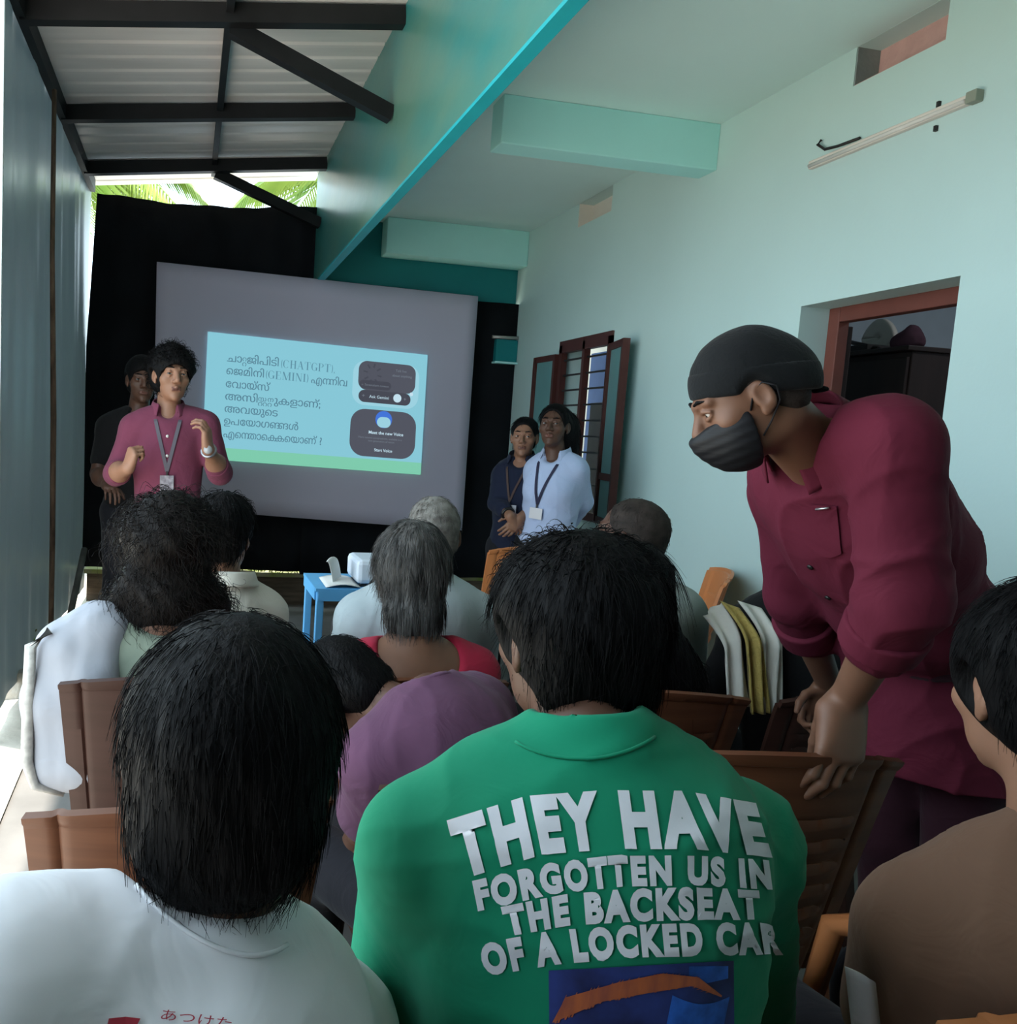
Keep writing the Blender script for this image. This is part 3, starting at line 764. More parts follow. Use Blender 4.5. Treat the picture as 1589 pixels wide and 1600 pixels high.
def slide_text(name, parts, u, v, size, m, d=0.002, width=None, off=0.0, sq=1.0):
    V, F = text_mesh(parts, 1.0, off)
    V[:, 0] -= V[:, 0].min(); asp = 0.955/1.716
    s = size; sx = size*asp*sq
    if width: sx = width/V[:, 0].max()
    slide_pts(name, [(u+p[0]*sx, v-p[1]*s) for p in V], F, m, d)
    return u+V[:, 0].max()*sx
def slide_serif(name, s, u, v, h, width, m):
    V, F = didone(s, 1.0); V[:, 0] -= V[:, 0].min()
    slide_pts(name, [(u+p[0]*width/V[:, 0].max(), v-p[1]*h) for p in V], F, m, 0.002)
TS = 0.085
L0 = 0.088
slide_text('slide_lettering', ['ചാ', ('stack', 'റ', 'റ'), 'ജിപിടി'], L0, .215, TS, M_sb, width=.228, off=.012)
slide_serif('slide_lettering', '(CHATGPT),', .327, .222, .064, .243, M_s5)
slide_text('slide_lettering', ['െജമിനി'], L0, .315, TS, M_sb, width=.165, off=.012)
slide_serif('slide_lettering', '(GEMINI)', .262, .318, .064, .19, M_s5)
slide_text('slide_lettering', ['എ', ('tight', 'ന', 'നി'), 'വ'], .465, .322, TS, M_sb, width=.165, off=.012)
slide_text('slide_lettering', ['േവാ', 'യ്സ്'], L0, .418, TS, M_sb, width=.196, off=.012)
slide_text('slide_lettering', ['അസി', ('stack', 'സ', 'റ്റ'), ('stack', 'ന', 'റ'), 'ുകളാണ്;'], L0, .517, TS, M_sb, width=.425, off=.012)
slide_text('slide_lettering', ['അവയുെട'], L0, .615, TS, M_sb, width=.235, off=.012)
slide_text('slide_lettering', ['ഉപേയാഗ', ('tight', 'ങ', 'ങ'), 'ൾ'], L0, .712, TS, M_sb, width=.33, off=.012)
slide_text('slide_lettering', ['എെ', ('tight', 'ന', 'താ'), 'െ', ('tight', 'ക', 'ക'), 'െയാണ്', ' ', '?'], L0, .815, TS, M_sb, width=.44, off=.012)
# two dark cards of the slide
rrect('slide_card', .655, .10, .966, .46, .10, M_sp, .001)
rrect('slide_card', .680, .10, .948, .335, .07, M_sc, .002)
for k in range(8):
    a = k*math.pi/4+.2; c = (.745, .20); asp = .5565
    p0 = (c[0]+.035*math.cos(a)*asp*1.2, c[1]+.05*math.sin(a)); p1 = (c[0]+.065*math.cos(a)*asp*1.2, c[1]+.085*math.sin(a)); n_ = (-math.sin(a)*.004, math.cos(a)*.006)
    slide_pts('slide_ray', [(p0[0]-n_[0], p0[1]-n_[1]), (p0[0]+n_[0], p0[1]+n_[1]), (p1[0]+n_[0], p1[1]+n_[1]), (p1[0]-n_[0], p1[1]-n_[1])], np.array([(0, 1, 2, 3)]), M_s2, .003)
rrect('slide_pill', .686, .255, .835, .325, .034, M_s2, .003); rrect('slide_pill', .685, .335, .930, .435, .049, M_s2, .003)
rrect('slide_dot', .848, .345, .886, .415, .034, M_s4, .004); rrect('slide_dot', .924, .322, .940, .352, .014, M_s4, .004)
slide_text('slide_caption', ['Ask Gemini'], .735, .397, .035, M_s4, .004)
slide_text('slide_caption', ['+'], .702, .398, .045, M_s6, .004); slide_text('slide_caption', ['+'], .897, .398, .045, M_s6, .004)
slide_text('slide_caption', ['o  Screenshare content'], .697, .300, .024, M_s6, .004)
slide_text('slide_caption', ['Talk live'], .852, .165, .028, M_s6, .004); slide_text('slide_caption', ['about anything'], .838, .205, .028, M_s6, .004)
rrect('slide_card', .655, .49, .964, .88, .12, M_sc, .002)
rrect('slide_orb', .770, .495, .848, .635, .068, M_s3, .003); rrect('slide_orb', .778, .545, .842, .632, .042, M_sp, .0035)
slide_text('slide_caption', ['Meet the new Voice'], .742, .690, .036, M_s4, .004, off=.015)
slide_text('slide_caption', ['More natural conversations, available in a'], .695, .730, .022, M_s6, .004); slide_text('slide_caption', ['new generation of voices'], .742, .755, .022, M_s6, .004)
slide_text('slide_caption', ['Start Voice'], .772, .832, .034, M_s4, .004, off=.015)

# ------------------------------------------------------------------ chairs
def chair(x, y, yaw, label, m, h=0.88, wdt=0.45, group='brown plastic chairs in rows', ribs=True, name='plastic_chair', arms=False):
    root = thing(name, (x, y, 0), label, 'chair', group)
    R = rotm(yaw); o = A(x, y, 0)
    Wd = lambda p: o+R@np.array(p, float)
    hs = 0.43
    # backrest, local y = 0 at its top edge ; seat stretches towards +y
    def back(u, v):
        s = 2*u-1; hw = (wdt/2)*(0.80+0.20*v**0.8)
        z = hs-0.05+(h-hs+0.05)*v-0.022*(s*s)*v**6*1.2
        yy = 0.105*(1-v)-0.055*(1-s*s)+0.035
        if ribs and abs(s) < 0.72 and 0.12 < v < 0.74: yy -= (0.014*(((v-0.12+0.035*(1-s*s))*9.7) % 1.0)-0.008)*min(1, (0.72-abs(s))*9)
        if abs(abs(s)-0.78) < 0.035: yy += 0.006
        if v > 0.965: yy -= 0.008
        return Wd((s*hw, yy, z))
    mb = MB(); mb.sheet(back, 61, 121, 0.014); b = mb.build('backrest', m, root, smooth=True)
    b.modifiers.new('edge', 'EDGE_SPLIT').split_angle = math.radians(40)
    def seat(u, v):
        s = 2*u-1; hw = (wdt/2)*(0.86+0.14*v)
        return Wd((s*hw, 0.10+0.40*v, hs-0.012+0.022*v-0.018*(1-s*s)*math.sin(math.pi*v)-(0.04*max(0, v-0.85)/0.15)))
    MB().sheet(seat, 25, 21, 0.016).build('seat', m, root, smooth=True)
    for (sx, fy) in ((-1, 0), (1, 0), (-1, 1), (1, 1)):
        top = Wd((sx*(wdt/2-0.035), 0.10+fy*0.37, hs)); bot = Wd((sx*(wdt/2-0.005), 0.045+fy*0.43, 0.0))
        l = MB(); l.bar(top, bot, 0.05, 0.035, up=R@A(0, 1, 0)); l.build('leg', m, root, bevel=0.006)
    if arms:
        for sx in (-1, 1):
            l = MB(); l.tube([Wd((sx*(wdt/2), 0.03, h-0.19)), Wd((sx*(wdt/2+0.035), 0.16, h-0.20)), Wd((sx*(wdt/2+0.035), 0.36, h-0.21)), Wd((sx*(wdt/2+0.01), 0.45, h-0.26)), Wd((sx*(wdt/2-0.01), 0.47, hs))], [0.02, 0.024, 0.024, 0.022, 0.02], 8)
            l.build('armrest', m, root, smooth=True)
    return root
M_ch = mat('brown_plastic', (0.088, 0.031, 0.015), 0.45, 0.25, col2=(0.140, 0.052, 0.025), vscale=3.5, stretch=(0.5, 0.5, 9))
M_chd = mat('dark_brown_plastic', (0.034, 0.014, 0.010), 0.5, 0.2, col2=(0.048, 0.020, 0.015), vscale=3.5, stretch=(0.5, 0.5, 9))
M_or = mat('orange_plastic', (0.62, 0.22, 0.075), 0.4, 0.5, var=0.06, vscale=4)
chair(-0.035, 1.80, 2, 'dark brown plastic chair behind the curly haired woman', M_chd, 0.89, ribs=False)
chair(0.015, 1.175, 3, 'brown plastic chair in front of the person in the white tee shirt', M_ch, 0.895, 0.46, ribs=False)
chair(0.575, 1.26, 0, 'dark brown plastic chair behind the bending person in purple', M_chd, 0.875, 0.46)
chair(0.60, 1.83, 0, 'brown plastic chair behind the woman in the red blouse', M_ch, 0.875, 0.42)
chair(1.215, 1.84, -10, 'brown plastic chair in front of the gripped chair, behind the long haired woman', M_ch, 0.835, 0.53)
chair(1.135, 1.28, -8, 'large brown plastic chair gripped by the masked man', M_ch, 0.903, 0.49)
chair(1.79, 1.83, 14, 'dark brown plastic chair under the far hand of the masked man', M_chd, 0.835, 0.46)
chair(1.82, 4.05, 20, 'empty orange plastic chair in front of the two standing women', M_or, 0.895, 0.46, 'orange plastic chairs')
chair(2.52, 3.35, 62, 'orange plastic chair against the mint wall behind the bald man', M_or, 0.90, 0.46, 'orange plastic chairs')
chair(1.02, 0.67, 10, 'orange brown plastic chair in the bottom right corner of the photo', mat('tan_plastic', (0.36, 0.13, 0.045), 0.36, 0.5, var=0.1), 0.885, 0.42, 'brown plastic chairs in rows', arms=True)
chair(0.05, 0.40, 14, 'brown plastic chair under the person in the white tee shirt', M_ch, 0.80, 0.46)
chair(0.50, 0.54, 0, 'brown plastic chair under the person in the green top', M_ch, 0.70, 0.44)

# ------------------------------------------------------------------ trolley, projector and cables
M_tb = mat('trolley_blue', (0.10, 0.36, 0.66), 0.4, 0.5, var=0.05)
tx0, ty0, tx1, ty1, tz = 0.50, 2.88, 0.98, 3.16, 0.862
tr = thing('trolley', (0.74, 3.06, 0), 'light blue metal trolley table carrying the projector', 'trolley')
for (x, y) in ((tx0, ty0), (tx1, ty0), (tx0, ty1), (tx1, ty1)): MB().box((x-0.014, y-0.014, 0.05), (x+0.014, y+0.014, tz)).build('leg', M_tb, tr, bevel=0.003)
for (x, y) in ((tx0, ty0), (tx1, ty0), (tx0, ty1), (tx1, ty1)): MB().tube([A(x-0.012, y, 0.028), A(x+0.012, y, 0.028)], 0.028, 12).build('wheel', M_iron, tr, smooth=True)
mb = MB(); mb.box((tx0-0.02, ty0-0.02, tz), (tx1+0.02, ty1+0.02, tz+0.012)); mb.bar((tx0-0.01, ty0-0.015, tz-0.012), (tx1+0.01, ty0-0.015, tz-0.012), 0.012, 0.045); mb.bar((tx0-0.01, ty1+0.015, tz-0.012), (tx1+0.01, ty1+0.015, tz-0.012), 0.012, 0.045); mb.bar((tx0-0.015, ty0, tz-0.012), (tx0-0.015, ty1, tz-0.012), 0.012, 0.045)
mb.build('tabletop', M_tb, tr)
MB().box((tx0, ty0, 0.42), (tx1, ty1, 0.44)).build('lower_shelf', M_tb, tr)
pj = thing('projector', (0.77, 2.98, tz+0.012), 'white box projector on the blue trolley', 'projector')
M_pj = mat('projector_white', (0.62, 0.68, 0.76), 0.4, 0.5)
px0, py0, px1, py1, pz = 0.640, 2.89, 0.90, 3.10, tz+0.024
MB().box((px0, py0, pz), (px1, py1, pz+0.092)).build('body', M_pj, pj, bevel=0.018)
MB().tube([A(0.84, 3.095, pz+0.06), A(0.84, 3.125, pz+0.06)], 0.035, 16).build('lens', M_iron, pj, smooth=True)
MB().box((px0+0.12, py0-0.003, pz+0.012), (px0+0.19, py0+0.002, pz+0.05)).build('socket_panel', M_blue, pj)
for (a, b) in ((px0+.03, py0+.03), (px1-.03, py0+.03), (px0+.03, py1-.03), (px1-.03, py1-.03)): MB().box((a-.012, b-.012, pz-0.012), (a+.012, b+.012, pz)).build('foot', M_iron, pj)
M_pap = mat('white_paper', (0.66, 0.66, 0.64), 0.8, 0.2)
mb = MB(); mb.sheet(lambda u, v: (0.555+0.05*u-0.03*v, 2.92+0.09*u, tz+0.013+0.10*math.sin(v*1.7)*(1-0.4*(u-0.5)**2)), 8, 10, 0.0015)
tag(mb.build('paper', M_pap, smooth=True), 'curled white paper standing on the left end of the blue trolley', 'paper')
mb = MB(); mb.sheet(lambda u, v: (0.52+0.13*u, 2.87+0.17*v, tz+0.0135+0.012*math.sin(3*u)+0.006*v), 8, 8, 0.002)
tag(mb.build('paper', M_pap, smooth=True), 'flat white sheet of paper lying beside the projector', 'paper')
mb = MB(); mb.tube([A(0.70, 2.865, pz+0.03), A(0.66, 2.83, pz-0.01), A(0.545, 2.825, tz-0.10), A(0.53, 2.825, 0.60), A(0.56, 2.84, 0.42)], 0.006, 6)
tag(mb.build('cable', M_iron, smooth=True), 'dark cable hanging from the projector down the trolley leg', 'cable')
mb = MB(); mb.box((0.56, 2.9, 0.44), (0.74, 3.1, 0.52)); tag(mb.build('carton', mat('pale_carton', (0.55, 0.42, 0.42), 0.8, var=0.1), bevel=0.004), 'small pale box on the lower shelf of the blue trolley', 'box')
# ------------------------------------------------------------------ people: skin, hair, clothes
SK1 = mat('skin_brown', (0.165, 0.078, 0.047), 0.5, 0.35, sub=0.06, var=0.05, vscale=25)
SK2 = mat('skin_deep_brown', (0.095, 0.045, 0.029), 0.48, 0.35, sub=0.05, var=0.06, vscale=25)
SK3 = mat('skin_light_brown', (0.255, 0.128, 0.080), 0.5, 0.35, sub=0.06, var=0.05, vscale=25)
LIP = mat('lips', (0.125, 0.050, 0.037), 0.45, 0.35)
M_eye = mat('eye_white', (0.40, 0.36, 0.33), 0.3, 0.4); M_iris = mat('iris_dark', (0.012, 0.008, 0.006), 0.2, 0.6)
H_blk = mat('hair_black', (0.0038, 0.0036, 0.004), 0.6, 0.10, bump=0.35, bscale=160, stretch=(1, 1, 0.12))
H_dkb = mat('hair_dark_brown', (0.007, 0.005, 0.0045), 0.55, 0.15, bump=0.35, bscale=160, stretch=(1, 1, 0.12))
H_gry = mat('hair_grey_streaked', (0.006, 0.006, 0.006), 0.5, 0.25, col2=(0.11, 0.105, 0.10), vscale=34, stretch=(1, 1, 0.22), bump=0.4, bscale=120)
H_stub = mat('hair_grey_stubble', (0.10, 0.09, 0.08), 0.7, 0.2, col2=(0.22, 0.21, 0.19), vscale=40, bump=0.3, bscale=300)
H_dst = mat('hair_dark_stubble', (0.030, 0.022, 0.018), 0.7, 0.2, var=0.4, vscale=40, bump=0.3, bscale=300)
def cloth(n, c, **k):
    d = dict(rough=0.85, spec=0.15, var=0.04, vscale=5, bump=0.45, bscale=13, sheen=0.06, bdist=1.2); d.update(k); return mat(n, c, **d)
M_dk = cloth('dark_trousers', (0.012, 0.012, 0.016)); M_shoe = mat('shoe_black', (0.012, 0.011, 0.011), 0.4, 0.4)

class HF:
    """head frame: local head coordinates (x right, y face, z up) to world"""
    def __init__(s, c, ang, sc): s.c = np.array(c, float); s.M = rotm(*ang); s.s = sc
    def p(s, *v): return s.c+s.M@(np.array(v, float)*s.s)
    def ell(s, S_, c, r, k=0.015, op='u', ang=None):
        M = s.M if ang is None else s.M@rotm(*ang); S_.ell(s.p(*c), np.array(r)*s.s, M, k*s.s, op)
    def cone(s, S_, a, b, ra, rb, k=0.01, op='u'): S_.cone(s.p(*a), s.p(*b), ra*s.s, rb*s.s, k*s.s, op)
    def plane(s, S_, c, n, k=0.004): S_.plane(s.p(*c), s.M@np.array(n, float), k)
    def loc(s, V): return ((V-s.c)@s.M)/s.s

def head_sdf(S_, h, fem=False):
    h.ell(S_, (0, -.012, .035), (.075, .094, .086), .02)
    h.ell(S_, (0, .030, -.015), (.064, .064, .088), .03)
    h.ell(S_, (0, .040, -.068), (.050 if not fem else .046, .046, .045), .025)
    h.ell(S_, (0, .074, -.100), (.020, .018, .016), .02)
    for s in (-1, 1):
        h.ell(S_, (s*.043, .058, -.020), (.024, .024, .020), .02)
        h.cone(S_, (s*.012, .090, .028), (s*.046, .078, .030), .010, .008, .014)
        h.ell(S_, (s*.032, .104, .008), (.020, .019, .014), .012, 's')
    h.cone(S_, (0, .090, .018), (0, .113, -.022), .009, .0125, .012)
    for s in (-1, 1): h.ell(S_, (s*.013, .100, -.029), (.010, .012, .008), .008)
    for s in (-1, 1):
        h.cone(S_, (s*.019, .0905, .014), (s*.033, .0915, .0165), .0040, .0048, .004); h.cone(S_, (s*.033, .0915, .0165), (s*.047, .083, .012), .0048, .004, .004)
        h.cone(S_, (s*.020, .088, .002), (s*.033, .090, -.001), .004, .0045, .004); h.cone(S_, (s*.033, .090, -.001), (s*.046, .082, .004), .0045, .0035, .004)
    h.cone(S_, (-.020, .091, -.058), (0, .0975, -.0545), .0045, .0068, .006); h.cone(S_, (.020, .091, -.058), (0, .0975, -.0545), .0045, .0068, .006)
    h.cone(S_, (-.016, .091, -.066), (.016, .091, -.066), .0070, .0070, .006)
    h.cone(S_, (-.022, .097, -.0605), (.022, .097, -.0605), .0016, .0016, .003, 's')
    for s in (-1, 1):
        h.ell(S_, (s*.079, -.006, -.002), (.009, .019, .031), .006, ang=(s*18, -8, 0))
        h.ell(S_, (s*.087, -.003, .002), (.006, .011, .018), .005, 's', ang=(s*18, -8, 0))
        h.ell(S_, (s*.076, .000, -.030), (.006, .009, .010), .006)

def lips_mask(h, V):
    q = h.loc(V); return (np.abs(q[:, 0]) < .023) & (q[:, 2] > -.0715) & (q[:, 2] < -.0515) & (q[:, 1] > .0905)

def hand_sdf(S_, wr, d, n, side, curls=(30, 40, 25), spread=0.0, sc=1.0, thumb=0.5, percurl=None, tv=None):
    d = nrm(d); n = np.array(n, float); n = nrm(n-d*(n@d)); t = np.cross(d, n)*(1 if side == 'R' else -1)
    kn = []
    for (a, l) in ((.030, .086), (.010, .091), (-.011, .086), (-.030, .077)):
        k_ = wr+(d*l+t*a)*sc; kn.append(k_); S_.cone(wr+(d*.008+t*a*.55)*sc, k_, .0150*sc, .0115*sc, .018*sc)
    S_.ell(wr+(d*.045-n*-.004)*sc, (.036*sc, .044*sc, .015*sc), np.array([t, d, n]).T, .02*sc)
    L = ((.043, .026, .021), (.047, .030, .023), (.043, .028, .022), (.034, .021, .019))
    for i in range(4):
        p = kn[i]; ang = 0; sp = (1.5-i)*spread; d0 = nrm(d+t*sp)
        cs = curls if percurl is None else percurl[i]
        for j in range(3):
            ang += math.radians(cs[j]); q_ = nrm(d0*math.cos(ang)+n*math.sin(ang))
            e = p+q_*L[i][j]*sc; r0 = (.0098, .0088, .0080)[j]*(0.86 if i == 3 else 1); r1 = (.0090, .0082, .0066)[j]*(0.86 if i == 3 else 1)
            S_.cone(p, e, r0*sc, r1*sc, .004*sc); p = e
    b = wr+(d*.022+t*.026+n*.008)*sc; v = nrm(t*.75+d*.62+n*.35) if tv is None else nrm(tv)
    e = b+v*.042*sc; S_.cone(b, e, .0145*sc, .0115*sc, .014*sc)
    v2 = nrm(v+(d*.5-t*.7+n*.5)*thumb); e2 = e+v2*.033*sc; S_.cone(e, e2, .0108*sc, .0100*sc, .006*sc)
    v3 = nrm(v2+(d*.3-t*.6+n*.5)*thumb); S_.cone(e2, e2+v3*.027*sc, .0098*sc, .0075*sc, .004*sc)

def ring_collar(N, up, right, fwd, m, parent, rx=.064, ry=.068, r=.008, drop=.03, back=0.012):
    mb = MB(); pts = []
    n = 40
    V = []
    for i in range(n+1):
        a = 2*math.pi*i/n
        pts.append(N+right*rx*math.cos(a)+fwd*(ry*math.sin(a)-.004)+up*(back-(drop+back)*(0.5+0.5*math.sin(a))))
    mb.tube(pts, r, 8, cap=False); return mb.build('collar', m, parent, smooth=True)

def shirt_collar(N, up, right, fwd, m, parent, rx=.068, ry=.074, hgt=.042, gap=24):
    def fn(u, v):
        a = math.radians(90+gap+(360-2*gap)*u); c, s = math.cos(a), math.sin(a)
        fr = max(0, s)
        if v < .45: k = v/.45; g = 1.0+0.04*(1-k); z = hgt*k-.005
        else:
            k = (v-.45)/.55; g = 1.02+0.30*k; z = hgt-(hgt+0.008+0.022*fr**2)*k
        return N+right*rx*g*c+fwd*(ry*g*s)+up*(z-0.038*(0.5+0.5*s)+0.014)
    mb = MB(); mb.sheet(fn, 49, 13, 0.003); return mb.build('collar', m, parent, smooth=True)

def flow_strands(V, F, count, L, seed, rad, crown, curl=0.0, cf=150, lift=0.0, K=8, down=0.6, sel=None, jit=0.25, rand_len=0.5, part=None):
    r = np.random.default_rng(seed); Nn = normals(V, F)
    idx = np.arange(len(V)) if sel is None else np.where(sel)[0]
    i = r.choice(idx, count); P = V[i]+r.normal(size=(count, 3))*0.002; n = Nn[i]
    fl = P-np.array(crown); fl /= (np.linalg.norm(fl, axis=1, keepdims=True)+1e-9); fl = fl+np.array([0, 0, -down])
    if part is not None: fl = fl+np.array(part)
    t = fl-n*(fl*n).sum(1, keepdims=True)+r.normal(size=(count, 3))*jit; t -= n*(t*n).sum(1, keepdims=True); t /= (np.linalg.norm(t, axis=1, keepdims=True)+1e-9)
    sd_ = np.cross(n, t); ln = L*(1-rand_len*r.random((count, 1))); ph = r.uniform(0, 6.28, (count, 1)); ca = curl*r.uniform(.5, 1.2, (count, 1))
    out = []
    cur = P-n*0.003
    for k in range(K):
        s = ln*k/(K-1)
        g = np.array([0, 0, -1.0])*(0.5*s*s/L)*down
        out.append(cur+t*s*(1-0.3*s/L*0)+n*(lift*np.sin(s/ln*2.2)*1.0+0.003)+g+ca*(np.cos(cf*s+ph)*n+np.sin(cf*s+ph)*sd_)*min(1, k/2))
    return tubes(np.stack(out, 1), rad)

def hair_mesh(h, style):
    t = style.get('t', .02); S_ = Sdf()
    h.ell(S_, (0, -.014, .036), (.076+t*style.get('wx', 1), .096+t, .087+t*style.get('top', 1)), .02)
    if style.get('nape', True):
        nz = style.get('nz', 0.0)
        h.ell(S_, (0, -.052, -.030-nz), (.064+t*.7, .046+t*.6, .058+nz*.6), .03)
    for (c, r, k) in style.get('extra', []): h.ell(S_, c, r, k)
    h.ell(S_, (0, .105, style.get('fz', -.035)), (.084, .080, style.get('fh', .096)), .012, 's')
    if style.get('ears', True):
        for s in (-1, 1): h.ell(S_, (s*.092, .010, -.012), (.026, .032, .046), .008, 's')
    V, F = S_.mesh(style.get('res', .006))
    N_ = normals(V, F)
    a, f = style.get('noise', (.003, 60))
    V = V+N_*(wav(h.loc(V), f, style.get('seed', 3), 3, style.get('an', (1, 1, .4)))[:, None]*a)
    parts = [(V, F)]
    for st in style.get('strands', []):
        st = dict(st); lm = st.pop('where', None); cr = h.p(*st.pop('crown', (0, -.03, .14)))
        q_ = h.loc(V); sel = np.ones(len(V), bool) if lm is None else lm(q_)
        if style.get('ears', True): sel = sel & ~((np.abs(q_[:, 0]) > .058) & (q_[:, 2] < .05) & (q_[:, 1] > -.045))
        parts.append(flow_strands(V, F, crown=cr, sel=sel, **st))
    return parts

def person(sp):
    g = sp.get
    P, N, H = A(*sp['hip']), A(*sp['neck']), A(*sp['head'])
    shL, shR = A(*sp['shL']), A(*sp['shR'])
    sc = g('sc', 1.0); b = g('bulk', 1.0)
    up = nrm(N-P); right = shR-shL; right = nrm(right-up*(right@up)); fwd = np.cross(up, right)
    L = np.linalg.norm(N-P); M = np.array([right, fwd, up]).T
    ffl = nrm(A(fwd[0], fwd[1], 0)); rfl = A(ffl[1], -ffl[0], 0)
    seated = g('seated', True)
    root = thing('person', (P[0], P[1], 0), sp['label'], 'person', g('group'))
    skin = g('skin', SK1)
    def arm(side):
        s = -1 if side == 'L' else 1; sh = shL if side == 'L' else shR
        el = g('el'+side); wr = g('wr'+side)
        if el is None: el = sh+A(0, 0, -.25)*sc+rfl*s*.045+ffl*.08
        if wr is None: wr = np.array(el)+ffl*.20-rfl*s*.07+A(0, 0, -.04)
        return sh, A(*el), A(*wr)
    arms = {'L': arm('L'), 'R': arm('R')}
    hips = {s: P+rfl*((-1 if s == 'L' else 1)*.088*sc)+A(0, 0, -.02) for s in 'LR'}
    legs = {}
    for s in 'LR':
        sg = -1 if s == 'L' else 1
        if seated: kn = hips[s]+ffl*.40+rfl*sg*.03; kn[2] = 0.50; an = kn+ffl*.03; an[2] = .085
        else:
            fr = P-A(0, 0, P[2]) if g('feet') is None else A(*sp['feet'])
            an = fr+rfl*sg*.085; an[2] = .085; kn = (hips[s]+an)/2+ffl*.015; 
        legs[s] = (kn, an)
    hd = HF(H, sp.get('hang', (0, 0, 0)), g('hs', 1.0))
    def torso(S_, inf=0.0, k=.06):
        S_.ell(P+up*.01, (.160*b+inf, .118*b+inf, .125+inf), M, k)
        S_.ell(P+up*.33*L, (.140*b+inf, .106*b+inf, .15+inf), M, k)
        S_.ell(P+up*.62*L-fwd*.005, (.150*b+inf, .112*b+inf, .16+inf), M, k)
        S_.ell(P+up*.82*L-fwd*.012, (.150*b+inf, .098*b+inf, .11+inf), M, k)
        for s in (shL, shR):
            S_.cone(N-up*.075-fwd*.01, s, .070+inf, .056*g('shr', 1)+inf, .04); S_.cone(N+up*.012-fwd*.012, s+(N-s)*.35+up*.018, .040+inf, .042+inf, .04)
        if g('fem'):
            for q_ in (-1, 1): S_.ell(P+up*.64*L+right*q_*.065+fwd*.075*b, (.055+inf*.5, .042+inf*.5, .055+inf*.5), M, .06)
    # --- body: head and neck fine, hands fine, the rest coarser; one skin mesh
    parts = []
    Sh = Sdf(); head_sdf(Sh, hd, g('fem', False)); nb = hd.p(0, -.030, -.055)
    Sh.cone(N-up*.05-fwd*.005, nb, .060*sc*g('nk', 1), .052*sc*g('nk', 1), .03)
    if g('bare'):
        torso(Sh); 
        for s in 'LR': Sh.cone(arms[s][0], arms[s][1], .050*sc, .040*sc, .03)
    V, F = Sh.mesh(g('hres', .0045)); nh = len(V); parts.append((V, F))
    mi_head = lips_mask(hd, V)[F].all(1).astype(int)
    for s in 'LR':
        sh, el, wr = arms[s]; hp = g('hand'+s, {})
        Sx = Sdf(); Sx.cone(el, wr, .042*sc*g('arm', 1), .028*sc*g('arm', 1), .02); mid = el+(wr-el)*.35; Sx.ell(mid, (.044*sc*g('arm', 1),)*3, None, .04)
        hand_sdf(Sx, wr, hp.get('d', wr-el), hp.get('n', A(0, 0, -1)), s, hp.get('curls', (25, 35, 25)), hp.get('spread', .06), hp.get('sc', .95*sc), hp.get('thumb', .4), hp.get('per'), hp.get('tv'))
        parts.append(Sx.mesh(g('handres', .0045)))
    Sb = Sdf(); torso(Sb, -.004)
    for s in 'LR':
        sh, el, wr = arms[s]; Sb.cone(sh, el, .050*sc*g('arm', 1), .041*sc*g('arm', 1), .03)
        kn, an = legs[s]; Sb.cone(hips[s], kn, .082*sc, .055*sc, .04); Sb.cone(kn, an, .052*sc, .036*sc, .03); Sb.cone(an-A(0, 0, .035)-ffl*.03, an+ffl*.15-A(0, 0, .05), .036, .026, .02)
    parts.append(Sb.mesh(.012))
    V, Q = join(parts)
    mi = np.concatenate([mi_head]+[np.zeros(len(f), int) for _, f in parts[1:]])
    body = mesh_np('body', V, Q, [skin, LIP], root, mi=mi)
    # eyes, brows
    if g('eyes', True):
        for s in (-1, 1):
            c = hd.p(s*.0325, .0785, .0075); n_ = 14; Vv = []; Ff = []; mm = []
            ax = hd.M@nrm(A(g('gaze', (0, 0))[0], 1, g('gaze', (0, 0))[1])); a1 = nrm(np.cross(ax, A(.1, .2, 1))); a2 = np.cross(ax, a1)
            for i in range(11):
                th = math.pi*i/10
                for j in range(n_): Vv.append(c+.0128*hd.s*(ax*math.cos(th)+(a1*math.cos(6.283*j/n_)+a2*math.sin(6.283*j/n_))*math.sin(th)))
            for i in range(10):
                for j in range(n_): Ff.append((i*n_+j, i*n_+(j+1) % n_, (i+1)*n_+(j+1) % n_, (i+1)*n_+j)); mm.append(1 if i < 2 else 0)
            mesh_np('eye', np.array(Vv), np.array(Ff)[:, ::-1], [M_eye, M_iris], root, mi=mm)
    if g('brows', True):
        S_ = Sdf()
        for s in (-1, 1):
            hd.cone(S_, (s*.015, .0975, .0345), (s*.034, .0935, .0380), .0032, .0036, .003); hd.cone(S_, (s*.034, .0935, .0380), (s*.051, .0795, .0335), .0036, .0018, .003)
        V, F = S_.mesh(.0022*max(1, hd.s)); mesh_np('eyebrows', V, F, g('brow', H_blk), root)
    # --- hair
    if g('hair'):
        for st in (sp['hair'] if isinstance(sp['hair'], list) else [sp['hair']]):
            V, Q = join(hair_mesh(hd, st)); mesh_np(st.get('name', 'hair'), V, Q, st.get('m', H_blk), root)
    # --- shirt
    res = {}
    s_ = g('shirt')
